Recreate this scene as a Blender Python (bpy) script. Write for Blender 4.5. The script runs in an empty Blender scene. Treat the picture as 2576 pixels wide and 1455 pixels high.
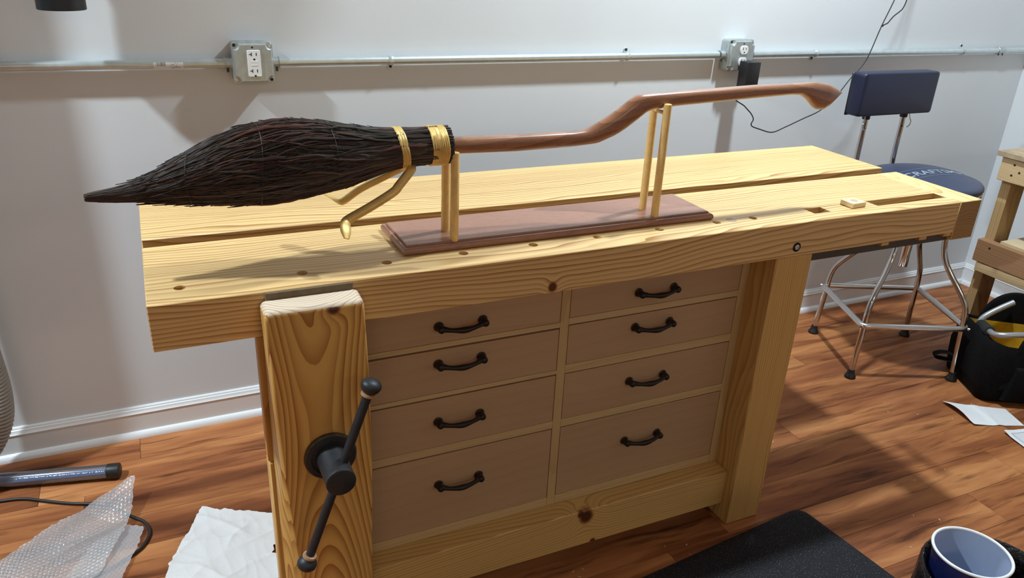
import bpy, bmesh, math, random
from mathutils import Vector, Matrix, noise

random.seed(7)
PI = math.pi
S = bpy.context.scene
COL = S.collection

# ------------------------------------------------------------------ camera, light, exposure
cam_d = bpy.data.cameras.new('camera')
cam = bpy.data.objects.new('camera', cam_d)
COL.objects.link(cam)
S.camera = cam
cam_d.sensor_fit = 'HORIZONTAL'
cam_d.sensor_width = 36.0
cam_d.lens = 1966.129 / 2576.0 * 36.0
cam_d.clip_start = 0.02
R_ = ((0.90864634, -0.41520206, 0.04437424),
      (0.13179829, 0.38601218, 0.91303002),
      (0.39622094, 0.82377293, -0.40547147))
cam.matrix_world = Matrix((
    (R_[0][0], R_[1][0], -R_[2][0], -0.548164),
    (R_[0][1], R_[1][1], -R_[2][1], -2.251612),
    (R_[0][2], R_[1][2], -R_[2][2], 1.412905),
    (0, 0, 0, 1)))

world = bpy.data.worlds.new('world')
S.world = world
world.use_nodes = True
world.node_tree.nodes['Background'].inputs[0].default_value = (0.8, 0.9, 1.0, 1)
world.node_tree.nodes['Background'].inputs[1].default_value = 0.0

S.view_settings.view_transform = 'Standard'
S.view_settings.look = 'None'
S.view_settings.gamma = 1.0
S.view_settings.use_curve_mapping = False
S.view_settings.exposure = 0.0

CEIL = 2.75
LIGHTS = [  # x, y, watts : recessed ceiling cans in a row near the back wall
    (-2.0, -0.62, 90.0),
    (1.31, -0.62, 60.0),
]
LCOL = (0.79, 0.925, 1.0)
for (lx, ly, lw) in LIGHTS:
    ld = bpy.data.lights.new('ceiling_lamp', 'AREA')
    ld.shape = 'DISK'
    ld.size = 0.12
    ld.energy = lw
    ld.color = LCOL
    lo = bpy.data.objects.new('ceiling_lamp', ld)
    lo.location = (lx, ly, CEIL - 0.012)
    COL.objects.link(lo)
FILL_LAMPS = [(-2.2, -6.0, 30.0), (1.2, -6.0, 30.0)]   # unseen fill lamps, added to lift the bench front and the shadows
for (lx, ly, lw) in FILL_LAMPS:
    ld = bpy.data.lights.new('fill_lamp', 'AREA')
    ld.shape = 'RECTANGLE'
    ld.size = 1.15
    ld.size_y = 0.55
    ld.energy = lw
    ld.color = (1.0, 0.84, 0.64)   # warm tint for the added fill
    lo = bpy.data.objects.new('fill_lamp', ld)
    lo.location = (lx, ly, CEIL - 0.02)
    COL.objects.link(lo)

# ------------------------------------------------------------------ node helpers
class NT:
    def __init__(self, name):
        self.m = bpy.data.materials.new(name)
        self.m.use_nodes = True
        self.t = self.m.node_tree
        self.n = self.t.nodes
        self.b = self.n['Principled BSDF']
    def node(self, typ, **kw):
        nd = self.n.new(typ)
        for k, v in kw.items():
            setattr(nd, k, v)
        return nd
    def link(self, a, b):
        self.t.links.new(a, b)
    def put(self, sock, v):
        if isinstance(v, (int, float)):
            sock.default_value = v
        elif isinstance(v, (tuple, list)):
            sock.default_value = v if len(sock.default_value) == len(v) else (*v, 1.0)
        else:
            self.link(v, sock)
    def math(self, op, a, b=0.0, c=None):
        nd = self.node('ShaderNodeMath', operation=op)
        self.put(nd.inputs[0], a); self.put(nd.inputs[1], b)
        if c is not None:
            self.put(nd.inputs[2], c)
        return nd.outputs[0]
    def noise(self, vec, scale=5.0, detail=2.0, rough=0.5, dist=0.0):
        nd = self.node('ShaderNodeTexNoise')
        self.link(vec, nd.inputs['Vector'])
        nd.inputs['Scale'].default_value = scale
        nd.inputs['Detail'].default_value = detail
        nd.inputs['Roughness'].default_value = rough
        nd.inputs['Distortion'].default_value = dist
        return nd.outputs[0]
    def comb(self, x, y, z):
        nd = self.node('ShaderNodeCombineXYZ')
        self.put(nd.inputs[0], x); self.put(nd.inputs[1], y); self.put(nd.inputs[2], z)
        return nd.outputs[0]
    def objco(self):
        tc = self.node('ShaderNodeTexCoord')
        sp = self.node('ShaderNodeSeparateXYZ')
        self.link(tc.outputs['Object'], sp.inputs[0])
        return tc.outputs['Object'], sp.outputs[0], sp.outputs[1], sp.outputs[2]
    def ramp(self, fac, stops, interp='LINEAR'):
        nd = self.node('ShaderNodeValToRGB')
        cr = nd.color_ramp
        cr.interpolation = interp
        while len(cr.elements) > 1:
            cr.elements.remove(cr.elements[-1])
        cr.elements[0].position = stops[0][0]
        cr.elements[0].color = (*stops[0][1], 1)
        for p, c in stops[1:]:
            e = cr.elements.new(p)
            e.color = (*c, 1)
        self.link(fac, nd.inputs[0])
        return nd.outputs[0]
    def mix(self, fac, a, b, mode='MIX'):
        nd = self.node('ShaderNodeMix', data_type='RGBA', blend_type=mode)
        self.put(nd.inputs[0], fac); self.put(nd.inputs[6], a); self.put(nd.inputs[7], b)
        return nd.outputs[2]
    def bump(self, h, strength=0.2, dist=0.002):
        nd = self.node('ShaderNodeBump')
        nd.inputs['Strength'].default_value = strength
        nd.inputs['Distance'].default_value = dist
        self.link(h, nd.inputs['Height'])
        self.link(nd.outputs[0], self.b.inputs['Normal'])
    def setp(self, **kw):
        for k, v in kw.items():
            self.put(self.b.inputs[k.replace('_', ' ')], v)

def plain(name, col, rough=0.5, metal=0.0, spec=0.5, coat=0.0, var=0.0, vscale=30.0, bump=0.0, bscale=200.0):
    t = NT(name)
    co = t.objco()[0]
    if var > 0:
        f = t.noise(co, vscale, 3.0, 0.6)
        lo = tuple(c * (1 - var) for c in col); hi = tuple(min(1, c * (1 + var)) for c in col)
        c = t.ramp(f, [(0.3, lo), (0.7, hi)])
        t.setp(Base_Color=c)
    else:
        t.setp(Base_Color=col)
    t.setp(Roughness=rough, Metallic=metal, Specular_IOR_Level=spec, Coat_Weight=coat)
    if bump > 0:
        t.bump(t.noise(co, bscale, 3.0, 0.6), bump, 0.001)
    return t.m

def wood(name, axis='X', pith=(0.0, -0.1), spacing=0.008, light=(0.75, 0.52, 0.2), dark=(0.5, 0.27, 0.07),
         wave=(0.03, 4.0, 0.0), warp=0.012, lam=None, rough=0.42, knots=(), sharp=0.75, tone=0.10, fibre=0.10,
         coat=0.0, rnd=0.0, pores=0.0, ringvar=0.45):
    """ring-pattern timber: distance to a wandering pith line drives earlywood / latewood bands.
    axis = grain direction; pith = (v, w) in the two other object axes"""
    t = NT(name)
    co, x, y, z = t.objco()
    u, v, w = {'X': (x, y, z), 'Y': (y, x, z), 'Z': (z, x, y)}[axis]
    seed = 0.0
    if rnd:
        oi = t.node('ShaderNodeObjectInfo')
        seed = t.math('MULTIPLY', oi.outputs['Random'], rnd)
    if lam:
        idx = t.math('FLOOR', t.math('DIVIDE', t.math('ADD', v, lam[1]), lam[0]))
        wn = t.node('ShaderNodeTexWhiteNoise', noise_dimensions='1D')
        t.link(idx, wn.inputs['W'])
        lamr = wn.outputs[0]
        seed = t.math('ADD', seed, t.math('MULTIPLY', lamr, 9.0)) if rnd else t.math('MULTIPLY', lamr, 9.0)
    us = t.math('ADD', u, seed)
    lowv = t.comb(t.math('MULTIPLY', us, 1.6), t.math('MULTIPLY', v, 9.0), t.math('MULTIPLY', w, 9.0))
    n1 = t.math('SUBTRACT', t.noise(lowv, 1.0, 2.0, 0.5), 0.5)
    n2v = t.comb(t.math('MULTIPLY', us, 5.0), t.math('MULTIPLY', v, 22.0), t.math('MULTIPLY', w, 22.0))
    n2 = t.math('SUBTRACT', t.noise(n2v, 1.0, 2.0, 0.5), 0.5)
    wv = t.math('MULTIPLY', t.math('COSINE', t.math('ADD', t.math('MULTIPLY', us, wave[1]), wave[2])), wave[0])
    pv, pw = pith
    dv = t.math('ADD', t.math('SUBTRACT', v, pv), t.math('MULTIPLY', n1, warp * 3.5))
    dw = t.math('ADD', t.math('ADD', t.math('SUBTRACT', w, pw), wv), t.math('MULTIPLY', n1, warp * 2.0))
    r = t.math('SQRT', t.math('ADD', t.math('MULTIPLY', dv, dv), t.math('MULTIPLY', dw, dw)))
    r = t.math('ADD', r, t.math('MULTIPLY', n2, warp * 0.35))
    kmask = None
    for (ku, kv, kw, kr) in knots:
        du = t.math('MULTIPLY', t.math('SUBTRACT', u, ku), 1.15)
        dkv = t.math('SUBTRACT', v, kv); dkw = t.math('SUBTRACT', w, kw)
        d = t.math('SQRT', t.math('ADD', t.math('ADD', t.math('MULTIPLY', du, du), t.math('MULTIPLY', dkv, dkv)),
                                  t.math('MULTIPLY', dkw, dkw)))
        d = t.math('ADD', d, t.math('MULTIPLY', n2, kr * 0.9))
        e = t.math('EXPONENT', t.math('MULTIPLY', t.math('POWER', t.math('DIVIDE', d, kr * 2.2), 2.0), -1.0))
        r = t.math('ADD', r, t.math('MULTIPLY', e, kr * 1.2))
        km = t.math('SMOOTH_MIN', t.math('MAXIMUM', t.math('SUBTRACT', 1.35, t.math('DIVIDE', d, kr)), 0.0), 1.0, 0.1)
        kmask = km if kmask is None else t.math('MAXIMUM', kmask, km)
    f = t.math('FRACT', t.math('DIVIDE', r, spacing))
    mid = tuple(l * 0.55 + d * 0.45 for l, d in zip(light, dark))
    c = t.ramp(f, [(0.0, light), (sharp - 0.35, light), (sharp, mid), (0.93, dark), (0.985, dark), (1.0, light)])
    rid = t.math('FLOOR', t.math('DIVIDE', r, spacing))
    rwn = t.node('ShaderNodeTexWhiteNoise', noise_dimensions='1D')
    t.link(rid, rwn.inputs['W'])
    c = t.mix(t.math('ADD', ringvar, t.math('MULTIPLY', rwn.outputs[0], 1.0 - ringvar)), light, c)
    fv = t.comb(t.math('MULTIPLY', us, 14.0), t.math('MULTIPLY', v, 600.0), t.math('MULTIPLY', w, 600.0))
    fn = t.noise(fv, 1.0, 2.0, 0.6)
    g = t.math('ADD', 1.0 - fibre, t.math('MULTIPLY', fn, fibre * 2))
    tn = t.math('ADD', 1.0 - tone, t.math('MULTIPLY', t.noise(lowv, 0.7, 1.0), tone * 2))
    g = t.math('MULTIPLY', g, tn)
    if lam:
        g = t.math('MULTIPLY', g, t.math('ADD', 0.94, t.math('MULTIPLY', lamr, 0.12)))
    if pores:
        pvx = t.comb(t.math('MULTIPLY', us, 60.0), t.math('MULTIPLY', v, 1400.0), t.math('MULTIPLY', w, 1400.0))
        pn = t.math('LESS_THAN', t.noise(pvx, 1.0, 1.0), 0.40)
        g = t.math('MULTIPLY', g, t.math('SUBTRACT', 1.0, t.math('MULTIPLY', pn, pores)))
    gc = t.comb(g, g, g)
    c = t.mix(1.0, c, gc, 'MULTIPLY')
    if kmask is not None:
        kc = t.ramp(kmask, [(0.0, (0.55, 0.28, 0.08)), (0.45, (0.24, 0.085, 0.022)), (0.8, (0.06, 0.02, 0.008)), (1.0, (0.10, 0.035, 0.012))])
        c = t.mix(t.math('MINIMUM', t.math('MULTIPLY', kmask, 2.2), 1.0), c, kc)
    t.setp(Base_Color=c, Roughness=rough, Specular_IOR_Level=0.4, Coat_Weight=coat, Coat_Roughness=0.15)
    t.bump(f, 0.06, 0.0006)
    return t.m

# ------------------------------------------------------------------ mesh helpers
def finish(bm, name, mat, smooth=True, angle=38.0):
    bmesh.ops.recalc_face_normals(bm, faces=bm.faces)
    me = bpy.data.meshes.new(name)
    bm.to_mesh(me)
    bm.free()
    if mat is not None:
        me.materials.append(mat)
    if smooth:
        me.polygons.foreach_set('use_smooth', [True] * len(me.polygons))
        me.set_sharp_from_angle(angle=math.radians(angle))
    return me

def tag(o, label=None, cat=None, group=None, kind=None):
    if label: o['label'] = label
    if cat: o['category'] = cat
    if group: o['group'] = group
    if kind: o['kind'] = kind
    return o

def thing(name, base, label, cat, group=None):
    o = bpy.data.objects.new(name, None)
    o.empty_display_size = 0.05
    o.location = base
    COL.objects.link(o)
    return tag(o, label, cat, group)

def wbase(o):
    v = Vector((0, 0, 0))
    while o is not None:
        v += Vector(o.location)
        o = o.parent
    return v

def part(name, bm, mat, parent, label=None, smooth=True, at=None, angle=38.0):
    """bm is in world coordinates; the object's origin is its parent's origin (or `at`)"""
    pb = wbase(parent)
    org = Vector(at) if at is not None else pb
    bmesh.ops.translate(bm, verts=bm.verts, vec=-org)
    o = bpy.data.objects.new(name, finish(bm, name, mat, smooth, angle))
    o.parent = parent
    o.location = org - pb
    COL.objects.link(o)
    if label: o['label'] = label
    return o

def solo(name, bm, mat, base, label=None, cat=None, group=None, kind=None, smooth=True, angle=38.0):
    base = Vector(base)
    bmesh.ops.translate(bm, verts=bm.verts, vec=-base)
    o = bpy.data.objects.new(name, finish(bm, name, mat, smooth, angle))
    o.location = base
    COL.objects.link(o)
    return tag(o, label, cat, group, kind)

def B():
    return bmesh.new()

def box(bm, x0, x1, y0, y1, z0, z1, bev=0.0, seg=2):
    r = bmesh.ops.create_cube(bm, size=1.0)
    vs = r['verts']
    for v in vs:
        v.co = Vector(((x0 + x1) / 2 + v.co.x * (x1 - x0), (y0 + y1) / 2 + v.co.y * (y1 - y0), (z0 + z1) / 2 + v.co.z * (z1 - z0)))
    if bev > 0:
        es = list({e for v in vs for e in v.link_edges})
        bmesh.ops.bevel(bm, geom=es, offset=bev, segments=seg, profile=0.5, affect='EDGES')
    return bm

def frame_of(d, up=None):
    d = d.normalized()
    if up is None:
        up = Vector((0, 0, 1)) if abs(d.z) < 0.9 else Vector((0, 1, 0))
    s = d.cross(up)
    if s.length < 1e-6:
        s = d.cross(Vector((1, 0, 0)))
    s.normalize()
    n = s.cross(d).normalized()
    return s, n

def rings_to_mesh(bm, rings, cap=True, closed=False):
    vr = [[bm.verts.new(p) for p in ring] for ring in rings]
    k = len(vr[0])
    m = len(vr)
    for i in range(m if closed else m - 1):
        a, b = vr[i], vr[(i + 1) % m]
        for j in range(k):
            bm.faces.new((a[j], a[(j + 1) % k], b[(j + 1) % k], b[j]))
    if cap and not closed:
        bm.faces.new(list(reversed(vr[0])))
        bm.faces.new(vr[-1])
    return vr

def catmull(pts, n):
    P = [Vector(p) for p in pts]
    P = [P[0] * 2 - P[1]] + P + [P[-1] * 2 - P[-2]]
    out = []
    for i in range(1, len(P) - 2):
        p0, p1, p2, p3 = P[i - 1], P[i], P[i + 1], P[i + 2]
        for k in range(n):
            t = k / n
            out.append(0.5 * ((2 * p1) + (p2 - p0) * t + (2 * p0 - 5 * p1 + 4 * p2 - p3) * t * t + (3 * p1 - p0 - 3 * p2 + p3) * t ** 3))
    out.append(P[-2].copy())
    return out

def tube(bm, pts, r, n=10, smooth=0, flat=None, up=None, cap=True):
    """r: float, list, or function of t in 0..1 ; flat: function giving second radius factor"""
    P = catmull(pts, smooth) if smooth else [Vector(p) for p in pts]
    m = len(P)
    rings = []
    prev_n = None
    for i, p in enumerate(P):
        d = (P[min(i + 1, m - 1)] - P[max(i - 1, 0)])
        if d.length < 1e-9:
            d = Vector((0, 0, 1))
        d.normalize()
        if prev_n is None:
            s, nn = frame_of(d, up)
        else:
            nn = (prev_n - d * prev_n.dot(d))
            if nn.length < 1e-6:
                s, nn = frame_of(d)
            nn.normalize()
            s = d.cross(nn).normalized()
        prev_n = nn
        t = i / (m - 1)
        rr = r(t) if callable(r) else (r[i] if isinstance(r, (list, tuple)) else r)
        f = flat(t) if flat else 1.0
        rings.append([p + s * (math.cos(2 * PI * j / n) * rr) + nn * (math.sin(2 * PI * j / n) * rr * f) for j in range(n)])
    rings_to_mesh(bm, rings, cap)
    return bm

def lathe(bm, prof, o=(0, 0, 0), d=(0, 0, 1), n=24, cap=True):
    o = Vector(o); d = Vector(d).normalized()
    s, nn = frame_of(d)
    rings = []
    for (r, h) in prof:
        r = max(r, 1e-5)
        rings.append([o + d * h + s * (r * math.cos(2 * PI * j / n)) + nn * (r * math.sin(2 * PI * j / n)) for j in range(n)])
    rings_to_mesh(bm, rings, cap)
    return bm

def cyl(bm, p0, p1, r0, r1=None, n=16, bev=0.0):
    p0 = Vector(p0); p1 = Vector(p1)
    L = (p1 - p0).length
    r1 = r0 if r1 is None else r1
    prof = [(r0, 0), (r1, L)] if bev <= 0 else [(r0 - bev, 0), (r0, bev), (r1, L - bev), (r1 - bev, L)]
    return lathe(bm, prof, p0, p1 - p0, n)

def sphere(bm, c, r, sx=1, sy=1, sz=1, u=14, v=10):
    res = bmesh.ops.create_uvsphere(bm, u_segments=u, v_segments=v, radius=r)
    for vv in res['verts']:
        vv.co = Vector((vv.co.x * sx + c[0], vv.co.y * sy + c[1], vv.co.z * sz + c[2]))
    return bm

def poly_prism(bm, pts, vec):
    a = [bm.verts.new(Vector(p)) for p in pts]
    b = [bm.verts.new(Vector(p) + Vector(vec)) for p in pts]
    k = len(a)
    bm.faces.new(a); bm.faces.new(list(reversed(b)))
    for i in range(k):
        bm.faces.new((a[i], a[(i + 1) % k], b[(i + 1) % k], b[i]))
    return bm

def boolean_cut(obj, cutter_bm):
    """subtract cutter geometry from obj's mesh (both in world coordinates of obj's parent chain)"""
    base = wbase(obj)
    bmesh.ops.translate(cutter_bm, verts=cutter_bm.verts, vec=-base)
    bmesh.ops.recalc_face_normals(cutter_bm, faces=cutter_bm.faces)
    cm = bpy.data.meshes.new('cut')
    cutter_bm.to_mesh(cm); cutter_bm.free()
    src = obj.data
    a = bpy.data.objects.new('tmp_a', src); c = bpy.data.objects.new('tmp_c', cm)
    COL.objects.link(a); COL.objects.link(c)
    md = a.modifiers.new('b', 'BOOLEAN')
    md.operation = 'DIFFERENCE'; md.object = c; md.solver = 'EXACT'
    md.use_self = True
    dg = bpy.context.evaluated_depsgraph_get()
    dg.update()
    me = bpy.data.meshes.new_from_object(a.evaluated_get(dg))
    bpy.data.objects.remove(a); bpy.data.objects.remove(c)
    obj.data = me
    me.polygons.foreach_set('use_smooth', [True] * len(me.polygons))
    me.set_sharp_from_angle(angle=math.radians(30))

def lerp_tab(tab, x):
    if x <= tab[0][0]: return tab[0][1]
    for (a, b) in zip(tab, tab[1:]):
        if x <= b[0]:
            t = (x - a[0]) / (b[0] - a[0])
            return a[1] + (b[1] - a[1]) * t
    return tab[-1][1]

# ------------------------------------------------------------------ materials
def wall_mat():
    t = NT('painted_drywall')
    co = t.objco()[0]
    c = t.ramp(t.noise(co, 2.5, 3.0), [(0.3, (0.700, 0.723, 0.748)), (0.7, (0.728, 0.750, 0.775))])
    t.setp(Base_Color=c, Roughness=0.55, Specular_IOR_Level=0.3)
    t.bump(t.noise(co, 260.0, 3.0, 0.6), 0.10, 0.0012)
    return t.m
M_WALL = wall_mat()
M_CEIL = plain('ceiling_paint', (0.78, 0.78, 0.77), 0.8, bump=0.1, bscale=120)
M_TRIM = plain('white_gloss_trim', (0.78, 0.79, 0.80), 0.28, coat=0.2)

def floor_mat():
    t = NT('red_brown_laminate')
    co, x, y, z = t.objco()
    oi = t.node('ShaderNodeObjectInfo')
    sx = t.math('MULTIPLY', oi.outputs['Random'], 37.0)
    sy = t.math('MULTIPLY', oi.outputs['Random'], 11.0)
    ux = t.math('ADD', x, sx); uy = t.math('ADD', y, sy)
    warpn = t.math('SUBTRACT', t.noise(t.comb(t.math('MULTIPLY', ux, 2.2), t.math('MULTIPLY', uy, 7.0), 0.0), 1.0, 3.0, 0.55), 0.5)
    yw = t.math('ADD', uy, t.math('MULTIPLY', warpn, 0.075))
    big = t.noise(t.comb(t.math('MULTIPLY', ux, 1.5), t.math('MULTIPLY', yw, 13.0), 0.3), 1.0, 3.0, 0.6)
    fine = t.noise(t.comb(t.math('MULTIPLY', ux, 4.0), t.math('MULTIPLY', yw, 90.0), 1.3), 1.0, 3.0, 0.6)
    streak = t.noise(t.comb(t.math('MULTIPLY', ux, 3.0), t.math('MULTIPLY', yw, 36.0), 4.1), 1.0, 4.0, 0.62)
    c = t.ramp(big, [(0.26, (0.115, 0.036, 0.015)), (0.42, (0.255, 0.088, 0.034)), (0.55, (0.385, 0.150, 0.056)), (0.72, (0.52, 0.235, 0.090))])
    ds = t.ramp(streak, [(0.30, (0.22, 0.17, 0.15)), (0.46, (1, 1, 1))])
    c = t.mix(0.85, c, ds, 'MULTIPLY')
    fg = t.math('ADD', 0.86, t.math('MULTIPLY', fine, 0.28))
    pr = t.math('ADD', 0.98, t.math('MULTIPLY', oi.outputs['Random'], 0.12))
    fg = t.math('MULTIPLY', fg, pr)
    c = t.mix(1.0, c, t.comb(fg, fg, fg), 'MULTIPLY')
    t.setp(Base_Color=c, Roughness=0.42, Specular_IOR_Level=0.13)
    t.bump(fine, 0.10, 0.0006)
    return t.m
M_FLOOR = floor_mat()
M_GROOVE = plain('floor_joint', (0.05, 0.02, 0.01), 0.8)

PINE_L = (0.745, 0.50, 0.222)
PINE_D = (0.34, 0.150, 0.036)
M_SLAB = wood('pine_top', 'X', (-0.055, -0.14), 0.0092, PINE_L, PINE_D, wave=(0.022, 3.1, 0.6), warp=0.017, lam=(0.135, 0.02), rough=0.40,
              knots=[(0.1445 + 0.5883, 0.0, -0.07 - 0.0, 0.011)], sharp=0.70, fibre=0.08)
M_CAP = wood('pine_end_cap', 'Y', (0.02, -0.10), 0.008, (0.80, 0.57, 0.25), (0.54, 0.30, 0.09), wave=(0.02, 6.0, 0.4), warp=0.012, sharp=0.7)
M_CAPEND = wood('pine_end_grain', 'Y', (0.03, -0.13), 0.0052, (0.40, 0.235, 0.085), (0.20, 0.095, 0.028), wave=(0.0, 6.0, 0.4), warp=0.010, sharp=0.6, rough=0.6)
M_LEG = wood('pine_leg', 'Z', (0.25, 0.12), 0.0052, (0.70, 0.43, 0.15), (0.45, 0.235, 0.06), wave=(0.01, 3.0, 0.0), warp=0.010, rnd=5.0, sharp=0.65)
M_LEGO = wood('orange_pine_facing', 'Z', (0.03, 0.10), 0.0085, (0.58, 0.30, 0.075), (0.40, 0.17, 0.03), wave=(0.02, 4.0, 0.0), warp=0.008, sharp=0.65)
M_STRETCH = wood('pine_stretcher', 'X', (-0.02, 0.25), 0.0075, (0.70, 0.45, 0.165), (0.47, 0.255, 0.07), wave=(0.02, 3.0, 0.0), warp=0.012,
                 knots=[(0.30 + 0.5883, 0.028, 0.139, 0.022), (0.285 + 0.5883, 0.028, 0.150, 0.012), (0.325 + 0.5883, 0.028, 0.055, 0.010)], sharp=0.7)
M_CHOP = wood('amber_pine_chop', 'Z', (0.252, 0.004), 0.0070, (0.70, 0.41, 0.115), (0.31, 0.11, 0.019), wave=(0.030, 5.0, 0.0), warp=0.008,
              knots=[(0.8335, 0.284, -0.054, 0.012)], sharp=0.62, fibre=0.06, rough=0.30, coat=0.15)
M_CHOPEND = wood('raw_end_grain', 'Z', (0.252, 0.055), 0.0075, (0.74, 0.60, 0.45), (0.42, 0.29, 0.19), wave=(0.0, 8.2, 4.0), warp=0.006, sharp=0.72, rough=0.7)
M_BIRCH = wood('birch_plywood', 'X', (0.0, -0.6), 0.03, (0.50, 0.325, 0.185), (0.475, 0.30, 0.168), wave=(0.02, 3.0, 0.0), warp=0.02, rnd=5.0, rough=0.5, fibre=0.05)
M_RAIL = wood('poplar_rail', 'X', (0.0, -0.4), 0.012, (0.60, 0.43, 0.22), (0.53, 0.36, 0.17), wave=(0.02, 3.0, 0.0), warp=0.01, rnd=5.0, rough=0.5)
M_STILE = wood('poplar_stile', 'Z', (0.0, -0.4), 0.012, (0.58, 0.40, 0.19), (0.51, 0.33, 0.14), wave=(0.02, 3.0, 0.0), warp=0.01, rnd=5.0, rough=0.5)
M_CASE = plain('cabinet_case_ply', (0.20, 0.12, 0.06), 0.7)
M_LEATHER = plain('brown_suede', (0.16, 0.115, 0.07), 0.9, var=0.15, vscale=60, bump=0.2, bscale=400)
M_IRON = plain('blackened_iron', (0.030, 0.032, 0.036), 0.48, metal=0.35, var=0.2, vscale=40, bump=0.08, bscale=300)
M_IRONWEAR = plain('worn_iron', (0.09, 0.065, 0.045), 0.55, metal=0.5, var=0.5, vscale=90)
M_BRONZE = plain('oil_rubbed_bronze', (0.018, 0.014, 0.012), 0.42, metal=0.3)
M_COPPER = plain('copper_edge', (0.35, 0.17, 0.10), 0.4, metal=0.8)
M_RINGWOOD = plain('tan_rubber_ring', (0.42, 0.24, 0.13), 0.6)
M_STEELBAR = plain('dark_steel_bar', (0.075, 0.066, 0.056), 0.5, metal=0.3)
M_BOLT = plain('zinc_bolt', (0.62, 0.60, 0.55), 0.35, metal=0.8)
M_BLACKHOLE = plain('dark_recess', (0.01, 0.01, 0.01), 0.9)
M_DOG = wood('pale_maple', 'X', (0.0, -0.2), 0.01, (0.78, 0.62, 0.38), (0.66, 0.48, 0.26), warp=0.01, sharp=0.7)
M_PLUG = plain('grey_wood_plug', (0.46, 0.34, 0.24), 0.75, var=0.1)
M_SAPELE = wood('sapele', 'X', (0.0, -0.3), 0.017, (0.36, 0.170, 0.110), (0.24, 0.105, 0.068), wave=(0.03, 3.0, 0.0), warp=0.01, rough=0.34,
                sharp=0.55, coat=0.3, pores=0.28, fibre=0.14)
M_HANDLE = wood('varnished_mahogany', 'X', (0.0, -0.22), 0.016, (0.36, 0.160, 0.082), (0.24, 0.095, 0.048), wave=(0.04, 5.0, 0.0), warp=0.02, rough=0.30,
                sharp=0.55, coat=0.45, pores=0.30, fibre=0.16)
M_GOLD = plain('gold_paint', (0.74, 0.50, 0.17), 0.44, metal=0.5, var=0.12, vscale=50, bump=0.05, bscale=300)
M_GOLDPOST = plain('gold_dowel', (0.82, 0.53, 0.19), 0.45, metal=0.08, var=0.10, vscale=60)
M_GALV = plain('galvanised_steel', (0.50, 0.545, 0.545), 0.38, metal=0.75, var=0.10, vscale=60)
M_COND = plain('emt_conduit', (0.60, 0.66, 0.66), 0.34, metal=0.7, var=0.06, vscale=40)
M_WHITEPL = plain('white_plastic', (0.80, 0.80, 0.80), 0.35)
M_BLACKPL = plain('black_plastic', (0.010, 0.010, 0.011), 0.38)
M_CORD = plain('black_cord', (0.012, 0.012, 0.012), 0.5)
M_VINYL = plain('navy_vinyl', (0.007, 0.010, 0.036), 0.46, bump=0.06, bscale=500)
M_SEATV = plain('navy_seat_vinyl', (0.028, 0.036, 0.075), 0.42, bump=0.06, bscale=500)
M_PRINT = plain('grey_print', (0.22, 0.26, 0.32), 0.5)
M_CHROME = plain('chrome', (0.62, 0.63, 0.65), 0.10, metal=1.0)
M_CHROMEB = plain('brushed_chrome', (0.70, 0.70, 0.71), 0.26, metal=1.0)
M_RUBBER = plain('black_rubber', (0.012, 0.012, 0.013), 0.45)

# ------------------------------------------------------------------ room shell
RX, LX, FY = 2.9521, -6.5, -7.5
PLX, PFY = -3.6, -3.6   # planks are built one by one as far as this
solo('wall_back', box(B(), LX - 0.1, RX + 0.1, 0.0, 0.1, -0.02, CEIL + 0.1), M_WALL, (0, 0, 0), kind='structure', label='white painted back wall behind the workbench')
solo('wall_right', box(B(), RX, RX + 0.1, FY, 0.0, -0.02, CEIL + 0.1), M_WALL, (RX, 0, 0), kind='structure', label='white painted wall right of the stool')
solo('wall_left', box(B(), LX - 0.1, LX, FY, 0.0, -0.02, CEIL + 0.1), M_WALL, (LX, 0, 0), kind='structure')
solo('wall_front', box(B(), LX - 0.1, RX + 0.1, FY - 0.1, FY, -0.02, CEIL + 0.1), M_WALL, (0, FY, 0), kind='structure')
solo('ceiling', box(B(), LX, RX, FY, 0.0, CEIL, CEIL + 0.1), M_CEIL, (0, 0, CEIL), kind='structure')
floor = solo('floor', box(B(), LX, RX, FY, 0.0, -0.03, -0.006), M_GROOVE, (0, 0, 0), kind='structure', label='red brown laminate plank floor')
PW, PL = 0.1278, 1.215
pm = finish(box(B(), 0.0004, PL - 0.0004, 0.0004, PW - 0.0004, -0.006, 0.0, 0.0005, 1), 'plank', M_FLOOR, False)
row = 0
yy = -0.003
offs = [0.0, 0.41, 0.83, 0.25, 0.62, 1.02, 0.14, 0.52]
while yy > PFY:
    x = RX - offs[(row * 3) % 8] * 1.0
    xs = []
    xx = x
    while xx > PLX:
        xs.append(xx - PL); xx -= PL
    if x < RX - 0.02:
        xs.append(x)
    for xl in xs:
        x0 = xl; L = PL
        clipped = (xl + PL > RX + 1e-4) or xl < PLX or (yy - PW < PFY)
        if clipped:
            a = max(xl, PLX) - xl; b = min(xl + PL, RX) - xl
            lowy = max(yy - PW, PFY) - (yy - PW)
            if b - a < 0.02 or PW - lowy < 0.01:
                continue
            me = finish(box(B(), a + 0.0004, b - 0.0004, lowy + 0.0004, PW - 0.0004, -0.006, 0.0, 0.0005, 1), 'plank', M_FLOOR, False)
        else:
            me = pm
        o = bpy.data.objects.new('plank', me)
        o.parent = floor
        o.location = (xl, yy - PW, 0)
        COL.objects.link(o)
    yy -= PW
    row += 1

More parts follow.
